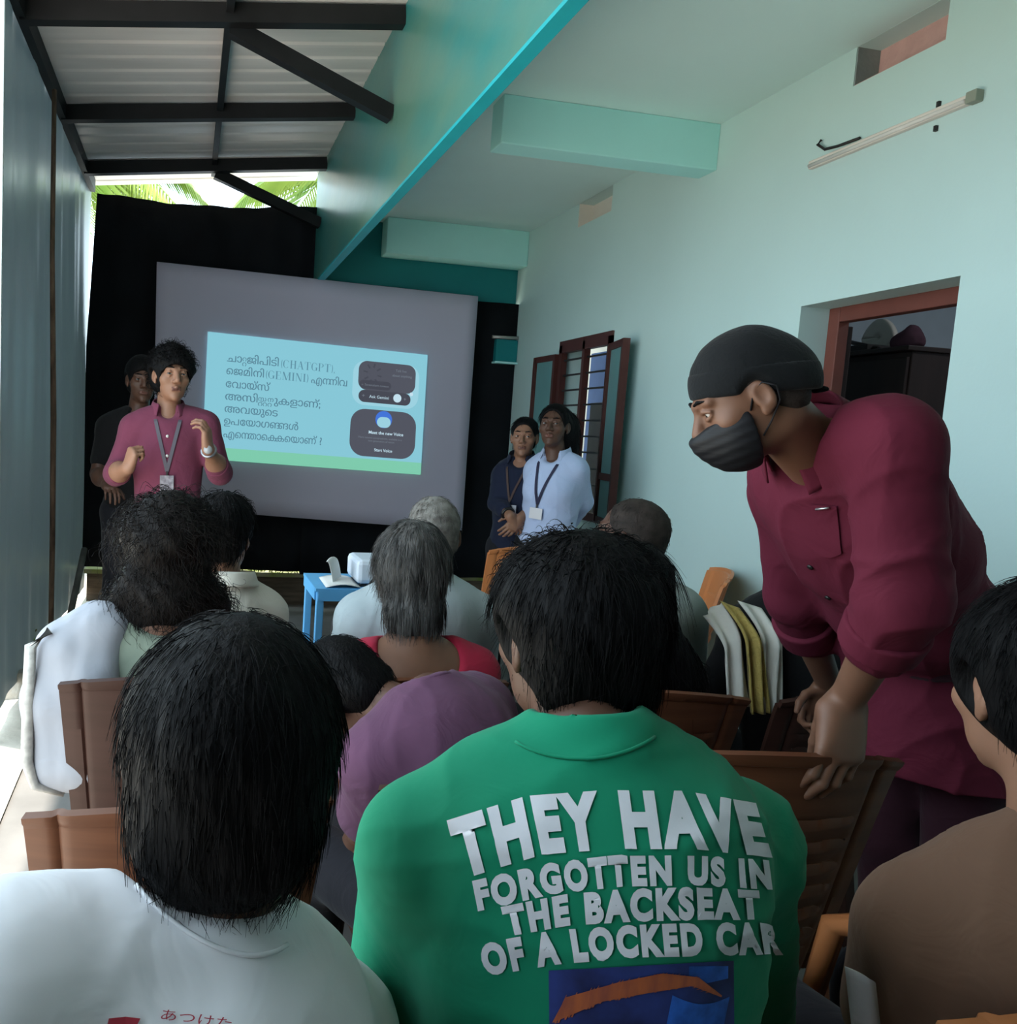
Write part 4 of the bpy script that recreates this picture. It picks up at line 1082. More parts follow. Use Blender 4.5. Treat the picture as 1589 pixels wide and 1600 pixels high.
    if s_:
        inf = s_.get('inf', .013); S_ = Sdf(); torso(S_, inf, .07)
        fr = s_.get('sleeve', 1.0)
        for s in 'LR':
            sh, el, wr = arms[s]; a = s_.get('slr', 1.0)
            u1 = min(fr, .5)/.5; S_.cone(sh, sh+(el-sh)*u1, .058*a+inf*.6, (.058+(.046-.058)*u1)*a+inf*.8, .035)
            if fr > .5: u2 = (fr-.5)/.5; S_.cone(el, el+(wr-el)*u2, .046*a+inf*.8, (.046-.012*u2)*a+inf*.9, .02)
        hem = s_.get('hem', .12)
        if s_.get('skirt'):
            e = P+A(0, 0, -s_['skirt'])+A(*s_.get('skoff', (0, 0, 0))); S_.cone(P, e, .145*b+inf, .155*b+inf, .06); S_.plane(e+A(0, 0, .0), (0, 0, -1))
        else: S_.plane(P-up*hem, -up)
        for c in s_.get('cuts', []): S_.ell(P+M@np.array(c[0]), c[1], M, c[2], 's')
        # neck opening
        S_.cone(N+up*(s_.get('nup', .030)+.070)+fwd*.004, N+up*.24+fwd*.03, .072, .10, .012, 's'); S_.ell(N+fwd*.075+up*.018, (.050, .050, .040), M, .015, 's')
        V, F = S_.mesh(s_.get('res', .008)); V = smooth_mesh(V, F, 1)
        N_ = normals(V, F); am, fq = s_.get('fold', (.004, 16))
        V = V+N_*(wav((V-P)@M, fq, s_.get('seed', 5), 3, s_.get('fan', (1, 1, .55)))[:, None]*am+creases((V-P)@M, fq*1.5, s_.get('seed', 5)+100, s_.get('fan', (1, 1, .55)))[:, None]*s_.get('cre', .014))
        sobj = mesh_np(s_.get('name', 'shirt'), V, F, s_['m'], root); res['shirt'] = (V, F, sobj)
        if s_.get('collar') == 'crew': ring_collar(N+up*s_.get('cup', .028), up, right, fwd, s_.get('cm', s_['m']), sobj, *s_.get('cr', (.064, .066)), r=s_.get('ctr', .0075))
        if s_.get('collar') == 'shirt': shirt_collar(N+up*.034, up, right, fwd, s_.get('cm', s_['m']), sobj, hgt=s_.get('ch', .04), gap=s_.get('gap', 24))
        if s_.get('cuff'):
            for s in 'LR':
                sh, el, wr = arms[s]; u2 = (fr-.5)/.5; c0 = el+(wr-el)*(u2-.16); c1 = el+(wr-el)*u2
                a = s_.get('slr', 1.0); r0 = (.046-.012*u2)*a+inf*.9+.004
                C = Sdf().cone(c0, c1, r0+.003, r0, .01); dd = nrm(wr-el); C.plane(c1+dd*.004, dd); C.plane(c0-dd*.004, -dd); v, f = C.mesh(.005); mesh_np('cuff', v, f, s_['m'], sobj)
    # --- trousers and shoes
    tm = g('trousers', M_dk)
    if tm:
        S_ = Sdf(); S_.ell(P+up*-.005, (.166*b, .125*b, .13), M, .05)
        S_.ell(P+up*.16, (.152*b, .115*b, .05), M, .05)
        for s in 'LR':
            kn, an = legs[s]; S_.cone(hips[s], kn, .094*sc, .068*sc, .05); S_.cone(kn, an+A(0, 0, .02), .066*sc, .052*sc, .03)
        V, F = S_.mesh(.012); N_ = normals(V, F); V = V+N_*(wav(V, 18, 8)[:, None]*.004); mesh_np(g('trname', 'trousers'), V, F, tm, root)
    for s in 'LR':
        kn, an = legs[s]; S_ = Sdf(); S_.cone(an-ffl*.035-A(0, 0, .038), an+ffl*.16-A(0, 0, .052), .046, .032, .02); S_.plane(A(0, 0, .001), A(0, 0, -1)); V, F = S_.mesh(.008); mesh_np('shoe', V, F, M_shoe, root)
    res.update(root=root, body=body, P=P, N=N, up=up, right=right, fwd=fwd, M=M, L=L, hd=hd, arms=arms)
    return res

def lanyard(r, x, drop, m, width=.016, card=(.055, .075), cardm=None, slack=0.0):
    """strap from the neck down to a card on the chest, laid on the shirt"""
    V, F, so = r['shirt']; bv = BVHTree.FromPolygons([Vector(v) for v in V], [tuple(map(int, f)) for f in F])
    N, up, right, fwd = r['N'], r['up'], r['right'], r['fwd']
    end = N-up*drop+right*x
    def on(p):
        hit = bv.ray_cast(Vector(p+fwd*.5), Vector(-fwd))
        return (np.array(hit[0])+fwd*.006) if hit[0] is not None else p+fwd*.08
    mb = MB()
    e3 = on(end)
    for s in (-1, 1):
        a = [N+right*s*.058-fwd*.045+up*.035, N+right*s*.066+up*.028]+[on(N+right*(s*.062+(x-s*.062)*k)-up*(0.0+drop*k)) for k in np.linspace(.12, 1, 12)]
        for i in range(len(a)-1): mb.bar(a[i], a[i+1]+nrm(a[i+1]-a[i])*.002, width, .002, up=fwd)
    mb.build('lanyard', m, r['root'])
    w, h = card; c = e3-up*(.02+h/2)+fwd*.004
    R3 = np.array([right, fwd, up]).T
    pts = [c+R3@np.array([i*w/2, j*.0015, k*h/2]) for i in (-1, 1) for j in (-1, 1) for k in (-1, 1)]
    mb = MB(); mb.add(pts, [(0, 1, 3, 2), (4, 6, 7, 5), (0, 4, 5, 1), (2, 3, 7, 6), (0, 2, 6, 4), (1, 5, 7, 3)]); o = mb.build('id_badge', cardm, r['root'])
    mb = MB(); mb.bar(e3+fwd*.002, e3-up*.022+fwd*.003, .008, .004, up=fwd); mb.build('clip', M_iron, o)
    return c

def buttons(r, drops, m, rad=.006, x=0.0):
    V, F, so = r['shirt']; bv = BVHTree.FromPolygons([Vector(v) for v in V], [tuple(map(int, f)) for f in F])
    for dp in drops:
        p = r['N']-r['up']*dp+r['right']*x; hit = bv.ray_cast(Vector(p+r['fwd']*.5), Vector(-r['fwd']))
        if hit[0] is None: continue
        c = np.array(hit[0]); n = np.array(hit[1]); mb = MB(); mb.tube([c-n*.001, c+n*.0035], rad, 10); mb.build('button', m, so, smooth=True)
# ------------------------------------------------------------------ the cast
ST = lambda count, L, seed, rad, **k: dict(count=count, L=L, seed=seed, rad=rad, **k)
back = lambda q: q[:, 1] < .03

# green long sleeved top, from behind
c_green = cloth('green_jersey', (0.007, 0.215, 0.115), bump=0.2, bscale=14)
gr = person(dict(label='person seen from behind in a green long sleeved top with white block lettering', hip=(.465, .735, .53), neck=at(912, 1160, .80), head=at(893, 1000, .885), hang=(6, -6, 0), hs=.96,
    shL=at(672, 1322, .82), shR=at(1142, 1318, .83), elL=at(606, 1600, .88), wrL=at(640, 1720, 1.08), elR=at(1172, 1650, 1.02), wrR=at(1130, 1760, 1.12), skin=SK2, nk=1.02, bulk=1.24, shr=1.1,
    hair=dict(t=.022, wx=1.2, top=.9, nz=.008, noise=(.004, 55), seed=11, res=.005, fz=-.03, m=H_blk, strands=[ST(2600, .045, 1, .0006, lift=.002, down=.7), ST(260, .035, 2, .0005, lift=.007, down=.4, jit=.6), ST(200, .03, 3, .0008, lift=.008, curl=.005, cf=190, where=lambda q: q[:, 2] > .09, down=.1, jit=.9)]),
    shirt=dict(m=c_green, name='sweatshirt', collar=None, cr=(.066, .066), res=.007, inf=.015, fold=(.0035, 15), fan=(.6, 1, 1.5), seed=21, nup=.020, ntilt=.25, slr=1.08)))
# white tee shirt, from behind
c_wt = cloth('white_jersey', (0.72, 0.72, 0.75), bump=0.3, bscale=12)
wt = person(dict(label='person seen from behind in a white tee shirt, nearest on the left', hip=(.03, .60, .46), neck=at(318, 1468, .675), head=at(358, 1212, .715), hang=(-6, -14, 2), hs=1.02,
    shL=at(-30, 1562, .60), shR=at(498, 1622, .76), skin=SK2, nk=1.05, bulk=1.0, shr=1.0,
    hair=dict(t=.022, wx=1.0, top=1.1, nz=.006, noise=(.003, 60), seed=12, res=.005, m=H_blk, strands=[ST(3000, .04, 4, .0005, lift=.0015, down=.6), ST(200, .03, 5, .0005, lift=.005, down=.4, jit=.6)]),
    shirt=dict(m=c_wt, name='tee_shirt', collar=None, cr=(.070, .070), sleeve=.30, res=.007, inf=.016, fold=(.004, 13), fan=(.7, 1, 1.6), seed=22, nup=.018, ntilt=.25, slr=1.2)))
# purple shirt, bending forward
c_pu = cloth('purple_cotton', (0.105, 0.045, 0.085))
pu = person(dict(label='person in a purple tee shirt bending forward with head lowered to the left', hip=(.60, 1.36, .53), neck=at(668, 1098, 1.56), head=at(545, 1085, 1.70), hang=(30, -62, -20),
    shL=at(592, 1190, 1.47), shR=at(748, 1112, 1.62), elL=at(572, 1300, 1.56), wrL=at(560, 1370, 1.72), elR=at(820, 1250, 1.75), wrR=at(700, 1330, 1.85), skin=SK2, bulk=1.02,
    hair=dict(t=.009, noise=(.0015, 80), seed=13, m=H_blk, strands=[ST(900, .03, 6, .0008, lift=.003)]),
    shirt=dict(m=c_pu, name='tee_shirt', collar='crew', sleeve=.34, slr=1.25, res=.008, fold=(.005, 14), seed=23, nup=.012)))
mb = MB(); c0 = at(528, 1332, 1.66); mb.bar(c0+A(-.045, .05, .004), c0+A(.045, -.05, -.004), 0.13, 0.014)
tag(mb.build('notebook', cloth('pale_paper_cover', (0.45, 0.45, 0.47)), bevel=0.002), 'pale notebook on the lap of the bending person in purple', 'notebook')
# curly haired woman with a pale shawl
c_sage = cloth('sage_cotton', (0.17, 0.20, 0.155)); c_shawl = cloth('pale_shawl', (0.33, 0.34, 0.38), bump=0.4, bscale=9)
def curly_where(q): return q[:, 1] < .06
cw = person(dict(label='woman with shoulder length curly black hair and a pale shawl', fem=True, hip=(-.03, 2.02, .50), neck=at(258, 965, 2.04), head=at(262, 858, 2.08), hang=(4, -4, 0), bare=True, hres=.006,
    shL=at(158, 1022, 2.02), shR=at(352, 1025, 2.06), skin=SK1, bulk=1.0,
    hair=dict(t=.036, wx=1.1, top=.75, nz=.09, noise=(.009, 42), an=(1, 1, 1), seed=14, res=.008, m=H_dkb, ears=False,
        extra=[((0, -.055, -.10), (.125, .075, .10), .05), ((-.06, -.03, -.15), (.085, .07, .07), .05), ((.07, -.03, -.15), (.085, .07, .08), .05)],
        strands=[ST(1500, .10, 7, .0011, curl=.010, cf=120, lift=.012, K=16, down=.9, jit=.5), ST(500, .12, 8, .0009, curl=.014, cf=95, lift=.022, K=16, down=.7, jit=.9)]),
    shirt=dict(m=c_sage, name='blouse', sleeve=.30, res=.009, cuts=[((0, -.10, .53), (.105, .13, .10), .02)], nup=.03, seed=24)))
# shawl over her left shoulder, hanging behind the chair
sh0, el0, wr0 = cw['arms']['L']
def shawl(u, v):   # v along the drape, u across
    path = [at(205, 1005, 1.93), at(170, 985, 2.0), at(120, 985, 2.0), at(72, 1050, 1.98), at(52, 1130, 1.93), at(58, 1235, 1.88)]
    t = v*5; i = min(int(t), 4); p = path[i]*(1-(t-i))+path[i+1]*(t-i)
    return p
S_ = Sdf(); 
pl = [at(222, 972, 2.03), at(160, 985, 2.0), at(112, 1020, 1.98), at(92, 1090, 1.97), at(95, 1180, 1.96)]
rr = [.035, .062, .075, .082, .078]
for i in range(4): S_.cone(pl[i], pl[i+1], rr[i], rr[i+1], .04)
pl2 = [at(170, 985, 1.98), at(150, 1060, 1.94), at(140, 1190, 1.92)]
for i in range(2): S_.cone(pl2[i], pl2[i+1], .05, .06, .05)
S_.plane(at(90, 1226, 1.96), (0.15, 0, -1)); V, F = S_.mesh(.009); V = smooth_mesh(V, F, 1); N_ = normals(V, F); V = V+N_*(wav(V, 20, 31, 3, (1.4, 1.4, .35))[:, None]*.008)
o = mesh_np('shawl', V, F, c_shawl, cw['root'])
mb = MB(); pb = [at(78, 985, 1.93), at(48, 1010, 1.92), at(44, 1090, 1.90), at(42, 1190, 1.89), at(55, 1228, 1.89), at(100, 1240, 1.9)]
mb.tube(pb, [.01, .014, .014, .014, .012, .008], 8); mb.build('striped_border', mat('shawl_border', (0.40, 0.38, 0.36), 0.8, col2=(0.62, 0.60, 0.56), vscale=50), o, smooth=True)

# woman in the red blouse
c_red = cloth('red_blouse_cloth', (0.34, 0.018, 0.045))
rw = person(dict(label='woman with grey streaked short hair in a low backed red blouse', fem=True, hip=(.585, 1.93, .45), neck=at(645, 1022, 1.93), head=at(640, 902, 1.985), hang=(0, -8, 0), bare=True, hres=.0055,
    shL=at(555, 1052, 1.92), shR=at(735, 1052, 1.93), skin=SK1, bulk=1.02,
    hair=dict(t=.022, wx=.95, top=1.2, nz=.045, noise=(.004, 50), seed=15, res=.0055, m=H_gry, ears=False, strands=[ST(2400, .06, 9, .0009, lift=.003, down=.9, jit=.2), ST(300, .04, 10, .0008, lift=.007, down=.5, jit=.6)]),
    shirt=dict(m=c_red, name='blouse', sleeve=.26, res=.008, cuts=[((0, -.09, .50), (.115, .14, .14), .015)], nup=.03, seed=25)))
# front row man on the left, hand at his chin
c_cr = cloth('cream_shirt_cloth', (0.55, 0.53, 0.47))
fl = person(dict(label='man in a cream shirt in the front row holding a hand at his chin', hip=(.13, 2.58, .46), neck=at(360, 922, 2.53), head=at(350, 838, 2.56), hang=(-22, -6, 0),
    shL=at(315, 965, 2.52), shR=at(412, 962, 2.55), elR=at(412, 1010, 2.68), wrR=at(388, 950, 2.64), handR=dict(d=A(-.1, .15, 1), n=A(-.7, .3, 0), curls=(55, 70, 40)), skin=SK3,
    hair=dict(t=.020, noise=(.004, 50), seed=16, m=H_blk, nz=.0, strands=[ST(900, .05, 11, .0012, lift=.006), ST(200, .045, 12, .0012, lift=.012, curl=.006, cf=130)]),
    shirt=dict(m=c_cr, collar='shirt', sleeve=.36, slr=1.2, res=.009, seed=26)))
# front row elderly man with cropped grey hair
c_bg = cloth('grey_blue_shirt_cloth', (0.40, 0.47, 0.50)); 
gb = person(dict(label='elderly man with cropped grey hair in a pale blue grey shirt', hip=(.75, 2.38, .46), neck=at(662, 912, 2.37), head=at(676, 838, 2.42), hang=(-8, -5, 0),
    shL=at(568, 968, 2.36), shR=at(742, 968, 2.38), elL=at(548, 1030, 2.45), skin=SK1, bulk=1.12, shr=1.1,
    hair=dict(t=.005, noise=(.001, 90), seed=17, m=H_stub, nz=-.01, strands=[ST(700, .02, 13, .0009, lift=.002)]),
    shirt=dict(m=c_bg, collar='shirt', sleeve=.36, slr=1.25, res=.009, seed=27, inf=.018)))
# bald man near the wall, in profile
c_gg = cloth('grey_green_shirt_cloth', (0.27, 0.32, 0.30))
bm = person(dict(label='bald man in a grey green shirt looking left near the mint wall', hip=(1.45, 2.30, .47), neck=at(1010, 925, 2.30), head=at(985, 842, 2.33), hang=(40, 4, 0), hs=1.05,
    shL=at(940, 965, 2.32), shR=at(1062, 958, 2.22), skin=SK2, bulk=1.05,
    hair=dict(t=.0035, noise=(.0008, 90), seed=18, m=H_dst, nz=-.01, fz=-.02, fh=.125, strands=[ST(500, .015, 14, .0008, lift=.001)]),
    shirt=dict(m=c_gg, collar='shirt', sleeve=.36, slr=1.25, res=.009, seed=28)))
# long haired woman mostly behind the green top's head
c_dkblue = cloth('dark_top_cloth', (0.012, 0.012, 0.016))
lw_ = person(dict(label='woman with long loose black hair behind the head of the person in green', fem=True, hip=(1.19, 2.06, .48), neck=at(985, 1025, 1.97), head=at(985, 925, 2.0), hang=(0, -4, 0),
    shL=at(905, 1062, 1.97), shR=at(1062, 1066, 1.95), skin=SK2, bulk=.95,
    hair=dict(t=.020, noise=(.004, 40), seed=19, m=H_blk, ears=False, res=.007, extra=[((0, -.06, -.10), (.10, .06, .12), .05), ((.02, -.075, -.22), (.13, .055, .13), .06), ((.075, -.07, -.24), (.10, .05, .10), .06)], strands=[ST(900, .14, 15, .0011, lift=.006, down=1.4), ST(260, .10, 16, .0011, lift=.012, curl=.012, cf=80, K=12, down=1.0, where=lambda q: q[:, 2] < -.15)]),
    shirt=dict(m=c_dkblue, sleeve=.5, res=.01, seed=29)))
# person with the white and gold shawl by the wall
c_bk = cloth('black_cloth_garment', (0.008, 0.008, 0.009)); c_ws = cloth('white_sheer_shawl', (0.56, 0.55, 0.50), bump=0.4, bscale=14); c_go = cloth('gold_border', (0.36, 0.27, 0.08), bump=0.5, bscale=60)
dp = person(dict(label='person in black with a white and gold shawl, half hidden by the masked man', hip=(1.84, 2.02, .47), neck=at(1238, 935, 2.02), head=at(1268, 850, 2.05), hang=(-15, -8, 0), skin=SK1, fem=True,
    shL=at(1168, 985, 2.02), shR=at(1300, 985, 1.98), hair=dict(t=.012, noise=(.002, 60), seed=20, m=H_blk, extra=[((0, -.115, .0), (.045, .04, .045), .02)], strands=[ST(400, .05, 17, .001, lift=.003)]),
    shirt=dict(m=c_bk, sleeve=.6, res=.01, seed=30)))
def drape(x0, x1, x0b, x1b, Y, dy, w=.05):
    S_ = Sdf(); n = 6
    def fn(u, v):
        zt = 938+14*u
        a = at(x0+(x1-x0)*u, zt, Y-0.02*u); bt = at(x0b+(x1b-x0b)*u, 1098, Y-dy)
        p = a*(1-v)+bt*v; bulge = math.sin(min(1, v*3)*math.pi/2)
        return p+A(0, -.085*bulge-.012*math.sin(u*11+v*2), 0)
    return fn
mb = MB(); mb.sheet(drape(1152, 1196, 1160, 1186, 2.0, .03), 16, 24, .006); o1 = mb.build('shawl', c_ws, dp['root'], smooth=True)
mb = MB(); mb.sheet(drape(1124, 1160, 1142, 1168, 1.985, .03), 14, 24, .006); mb.build('gold_border', c_go, o1, smooth=True)
mb = MB(); 
def drape2(u, v):
    a = at(1098+28*u, 962-22*u, 1.99); bt = at(1112+34*u, 1092, 1.95); p = a*(1-v)+bt*v
    return p+A(0, -.075*math.sin(min(1, v*3)*math.pi/2)-.01*math.sin(u*9+v*3), 0)
mb.sheet(drape2, 14, 24, .006); mb.build('shawl_end', c_ws, o1, smooth=True)

# masked man leaning over the chairs
c_mr = cloth('maroon_cotton', (0.105, 0.013, 0.028), sheen=0.0, bump=0.5, bscale=12); c_cap = cloth('black_knit', (0.007, 0.008, 0.009), bump=0.2, bscale=90); c_mask = mat('black_mask_cloth', (0.008, 0.008, 0.010), 0.6, 0.3, bump=0.25, bscale=25, stretch=(.4, .4, 3))
M_pl = cloth('maroon_trousers', (0.030, 0.008, 0.014))
mm = person(dict(label='man in a maroon shirt, black knit cap and black face mask leaning on chairs', seated=False, hip=(1.70, 1.49, 1.00), feet=(1.76, 1.49, 0), neck=at(1272, 705, 1.30), head=at(1170, 622, 1.25), hang=(66, -31, 0), hs=.885, hres=.0032, handres=.0036,
    shL=at(1392, 690, 1.13), shR=at(1232, 770, 1.50), elL=at(1412, 935, 1.12), wrL=at(1322, 1096, 1.285), elR=at(1240, 930, 1.60), wrR=at(1296, 1070, 1.77), skin=SK1, gaze=(.1, -.35), arm=1.04, nk=1.0, bulk=1.12, shr=.98,
    handL=dict(d=A(-.36, -.36, -.86), n=A(-.14, .86, -.48), curls=(20, 34, 40), sc=1.22, thumb=.1, spread=.0, tv=A(.20, .42, -.88)), handR=dict(d=A(-.3, .2, -.9), n=A(-.2, -.9, 0), curls=(40, 50, 30)),
    trousers=M_pl, hair=dict(t=.004, noise=(.001, 80), m=H_dst, seed=32, nz=-.008, fz=-.02),
    shirt=dict(m=c_mr, collar='shirt', cuff=True, sleeve=.70, slr=1.06, res=.0065, fold=(.006, 13), fan=(1, 1, .6), seed=33, cre=.030, skirt=.24, skoff=(.03, 0, 0), ch=.045, gap=30, inf=.02, ntilt=.3, nup=.024)))
h = mm['hd']
S_ = Sdf(); h.ell(S_, (0, -.014, .036), (.088, .108, .100), .02); h.ell(S_, (0, -.075, .00), (.070, .055, .065), .04); h.plane(S_, (0, .09, .045), (0, .42, -1))
for s in (-1, 1): h.ell(S_, (s*.095, .004, -.002), (.034, .030, .042), .012, 's')
V, F = S_.mesh(.004)
V = V+normals(V, F)*(wav(h.loc(V), 40, 3)[:, None]*.002); cap = mesh_np('knit_cap', V, F, c_cap, mm['root'])
S_ = Sdf(); h.ell(S_, (0, -.014, .036), (.0898, .1098, .1012), .02); h.ell(S_, (0, -.075, .00), (.0715, .0565, .0665), .04); h.plane(S_, (0, .09, .043), (0, .42, -1)); h.plane(S_, (0, .09, .098), (0, -.40, 1))
for s in (-1, 1): h.ell(S_, (s*.095, .004, -.002), (.034, .030, .042), .012, 's')
if True: pass; V, F = S_.mesh(.004)
mesh_np('cap_band', V, F, c_cap, cap)
S_ = Sdf(); h.cone(S_, (0, -.112, -.040), (0, -.128, -.050), .010, .005, .01); V, F = S_.mesh(.003); mesh_np('cap_tie', V, F, c_cap, cap)
S_ = Sdf(); i_ = .007
h.ell(S_, (0, .034, -.040), (.064+i_, .064+i_, .070+i_), .03); h.ell(S_, (0, .058, -.066), (.050, .062, .056), .04); h.cone(S_, (0, .090, .005), (0, .106, -.035), .018, .026, .04)
h.plane(S_, (0, .105, -.018), (0, .22, 1)); h.plane(S_, (0, .022, 0), (0, -1, -.1)); V, F = S_.mesh(.0035)
V = V+normals(V, F)*(np.sin(h.loc(V)[:, 2]*330)[:, None]*.0005); msk = mesh_np('face_mask', V, F, c_mask, mm['root'])
for s in (-1, 1):
    mb = MB(); mb.tube([h.p(s*.070, .024, -.018), h.p(s*.077, .006, .012), h.p(s*.086, -.012, .022), h.p(s*.092, -.030, .005), h.p(s*.085, -.026, -.022), h.p(s*.070, .0, -.052), h.p(s*.060, .022, -.072)], .0016, 6); mb.build('ear_loop', c_mask, msk, smooth=True)
buttons(mm, (.20, .30, .40), M_shoe, .006)

# brown shirt at the right edge
c_br = cloth('brown_cotton', (0.135, 0.075, 0.048)); 
br = person(dict(label='person in a brown shirt at the right edge, head turned left', hip=(1.10, .76, .53), neck=at(1670, 1330, .745), head=at(1634, 1085, .79), hang=(-14, -6, 0), skin=SK3,
    shL=at(1452, 1462, .80), shR=at(1860, 1450, .76), elL=at(1400, 1640, .86), wrL=at(1330, 1700, 1.05), bulk=1.05, nk=1.0,
    hair=dict(t=.024, top=1.0, noise=(.004, 50), seed=34, res=.005, m=H_blk, strands=[ST(1500, .04, 20, .0006, lift=.003, down=.6, where=lambda q: (q[:, 1] < .02) & (q[:, 2] > -.04)), ST(200, .03, 21, .0006, lift=.006, jit=.7, where=lambda q: (q[:, 1] < .02) & (q[:, 2] > 0))]),
    shirt=dict(m=c_br, collar='crew', sleeve=.34, slr=1.3, res=.007, seed=35, fold=(.005, 12))))
S_ = Sdf()
mb = MB(); mb.sheet(lambda u, v: at(1320+48*u+10*v, 1512+24*u*u+90*v, .775)+A(0, -.012*math.sin(u*3.1), 0), 12, 8, .003); tag(mb.build('cloth_bag', cloth('white_bag_cloth', (0.60, 0.61, 0.64)), smooth=True), 'white cloth edge beside the sleeve of the person in brown', 'cloth')

# presenter in front of the screen
c_pm = cloth('wine_cotton', (0.150, 0.036, 0.066)); M_bt = mat('pale_button', (0.6, 0.58, 0.55), 0.4)
pn = at(263, 648, 3.9)
pr = person(dict(label='curly haired presenter in a wine red shirt gesturing before the screen', seated=False, hip=(pn[0]+.01, 3.9, pn[2]-.54), neck=pn, head=at(268, 588, 3.88), hang=(196, 0, 0), hs=1.0, skin=SK3, hres=.004,
    shR=at(210, 670, 3.9), shL=at(321, 666, 3.9), elR=at(180, 740, 3.86), wrR=at(200, 732, 3.66), elL=at(344, 738, 3.84), wrL=at(325, 702, 3.64), gaze=(.25, 0), shr=1.0,
    handR=dict(d=A(.25, -.2, .95), n=A(.8, .5, 0), curls=(70, 85, 50), thumb=.8), handL=dict(d=A(-.1, -.1, 1), n=A(-.85, .35, 0), curls=(30, 50, 30)),
    hair=dict(t=.030, wx=1.05, top=1.0, noise=(.008, 60), an=(1, 1, 1), seed=36, res=.006, m=H_blk, fz=-.047, strands=[ST(900, .045, 22, .0013, curl=.008, cf=170, lift=.012, K=12, down=.1, jit=.8, where=lambda q: (q[:, 1] < .03) | (q[:, 2] > .062))]),
    shirt=dict(m=c_pm, collar='shirt', cuff=True, sleeve=.66, slr=1.0, res=.008, fold=(.005, 15), seed=37, hem=.20, gap=35, ntilt=.5), trousers=M_dk))
lanyard(pr, .0, .26, mat('grey_strap', (0.10, 0.09, 0.11), 0.7), card=(.062, .072), cardm=mat('printed_badge', (0.32, 0.30, 0.33), 0.4, col2=(0.16, 0.14, 0.17), vscale=60))
buttons(pr, (.10, .19, .37, .46), M_bt, .007)
e_, w_ = pr['arms']['L'][1:]; dd = nrm(w_-e_)
mb = MB(); pts = []
a1 = nrm(np.cross(dd, A(0, 0, 1))); a2 = np.cross(dd, a1)
for k in range(25): pts.append(w_-dd*.012+(a1*math.cos(k*6.283/24)+a2*math.sin(k*6.283/24))*.032)
mb.tube(pts, .0065, 8, cap=False); wa = mb.build('wristwatch', mat('steel_watch', (0.30, 0.30, 0.32), 0.35, 0.5, metal=0.9), pr['root'], smooth=True)
c_ = w_-dd*.012+nrm(A(-.1, -1, .1))*.036; mb = MB(); mb.tube([c_, c_+A(-.001, -.010, .001)], .019, 16); mb.build('watch_face', mat('watch_dial', (0.30, 0.30, 0.31), 0.3), wa, smooth=True)
# person in the dark behind the presenter
sm_n = at(214, 648, 4.55)
person(dict(label='person in dark clothes standing in shadow behind the presenter', seated=False, hip=(sm_n[0], 4.55, sm_n[2]-.53), neck=sm_n, head=at(222, 595, 4.55), hang=(190, -4, 0), skin=SK2, hres=.006, handres=.006,
    shR=at(170, 668, 4.55), shL=at(258, 668, 4.55), hair=dict(t=.018, noise=(.003, 50), seed=38, m=H_blk, res=.008), shirt=dict(m=c_bk, collar='crew', sleeve=.34, res=.01, seed=39)))
# two women at the right of the screen
M_badge = mat('white_badge', (0.62, 0.61, 0.64), 0.4)
nn = at(814, 724, 4.45)
nv = person(dict(label='woman in a navy shirt with hands clasped in front, wearing a badge', seated=False, fem=True, hip=(nn[0]+.01, 4.47, nn[2]-.50), neck=nn, head=at(819, 684, 4.43), hang=(150, 0, 0), hs=.94, skin=SK3, hres=.004, sc=.95, gaze=(-.3, 0),
    shR=at(788, 741, 4.50), shL=at(838, 739, 4.38), elR=at(777, 786, 4.46), wrR=at(797, 806, 4.26), elL=at(846, 786, 4.36), wrL=at(812, 810, 4.26), handR=dict(d=A(.6, -.1, -.6), n=A(0, .9, -.3), curls=(25, 35, 25)), handL=dict(d=A(-.6, -.1, -.6), n=A(0, .9, -.3), curls=(25, 35, 25)),
    shr=.85, hair=[dict(t=.008, noise=(.0015, 60), seed=40, m=H_blk, fz=-.02, fh=.112, res=.005, extra=[((.03, -.10, -.05), (.045, .045, .06), .03)], strands=[ST(300, .05, 23, .0012, lift=.002)])], bulk=.9,
    shirt=dict(m=cloth('navy_cotton', (0.012, 0.016, 0.035)), collar='shirt', sleeve=.78, slr=.92, res=.008, hem=.16, seed=41, gap=40, ntilt=.6), trousers=M_dk))
lanyard(nv, .015, .215, mat('brown_strap', (0.06, 0.035, 0.03), 0.7), width=.012, card=(.085, .056), cardm=M_badge)
e_, w_ = nv['arms']['R'][1:]; dd = nrm(w_-e_); a1 = nrm(np.cross(dd, A(0, 0, 1))); a2 = np.cross(dd, a1); mb = MB(); mb.tube([w_-dd*.03+(a1*math.cos(k*6.283/20)+a2*math.sin(k*6.283/20))*.032 for k in range(21)], .010, 8, cap=False); mb.build('wristband', M_shoe, nv['root'], smooth=True)
bn = at(868, 716, 4.2)
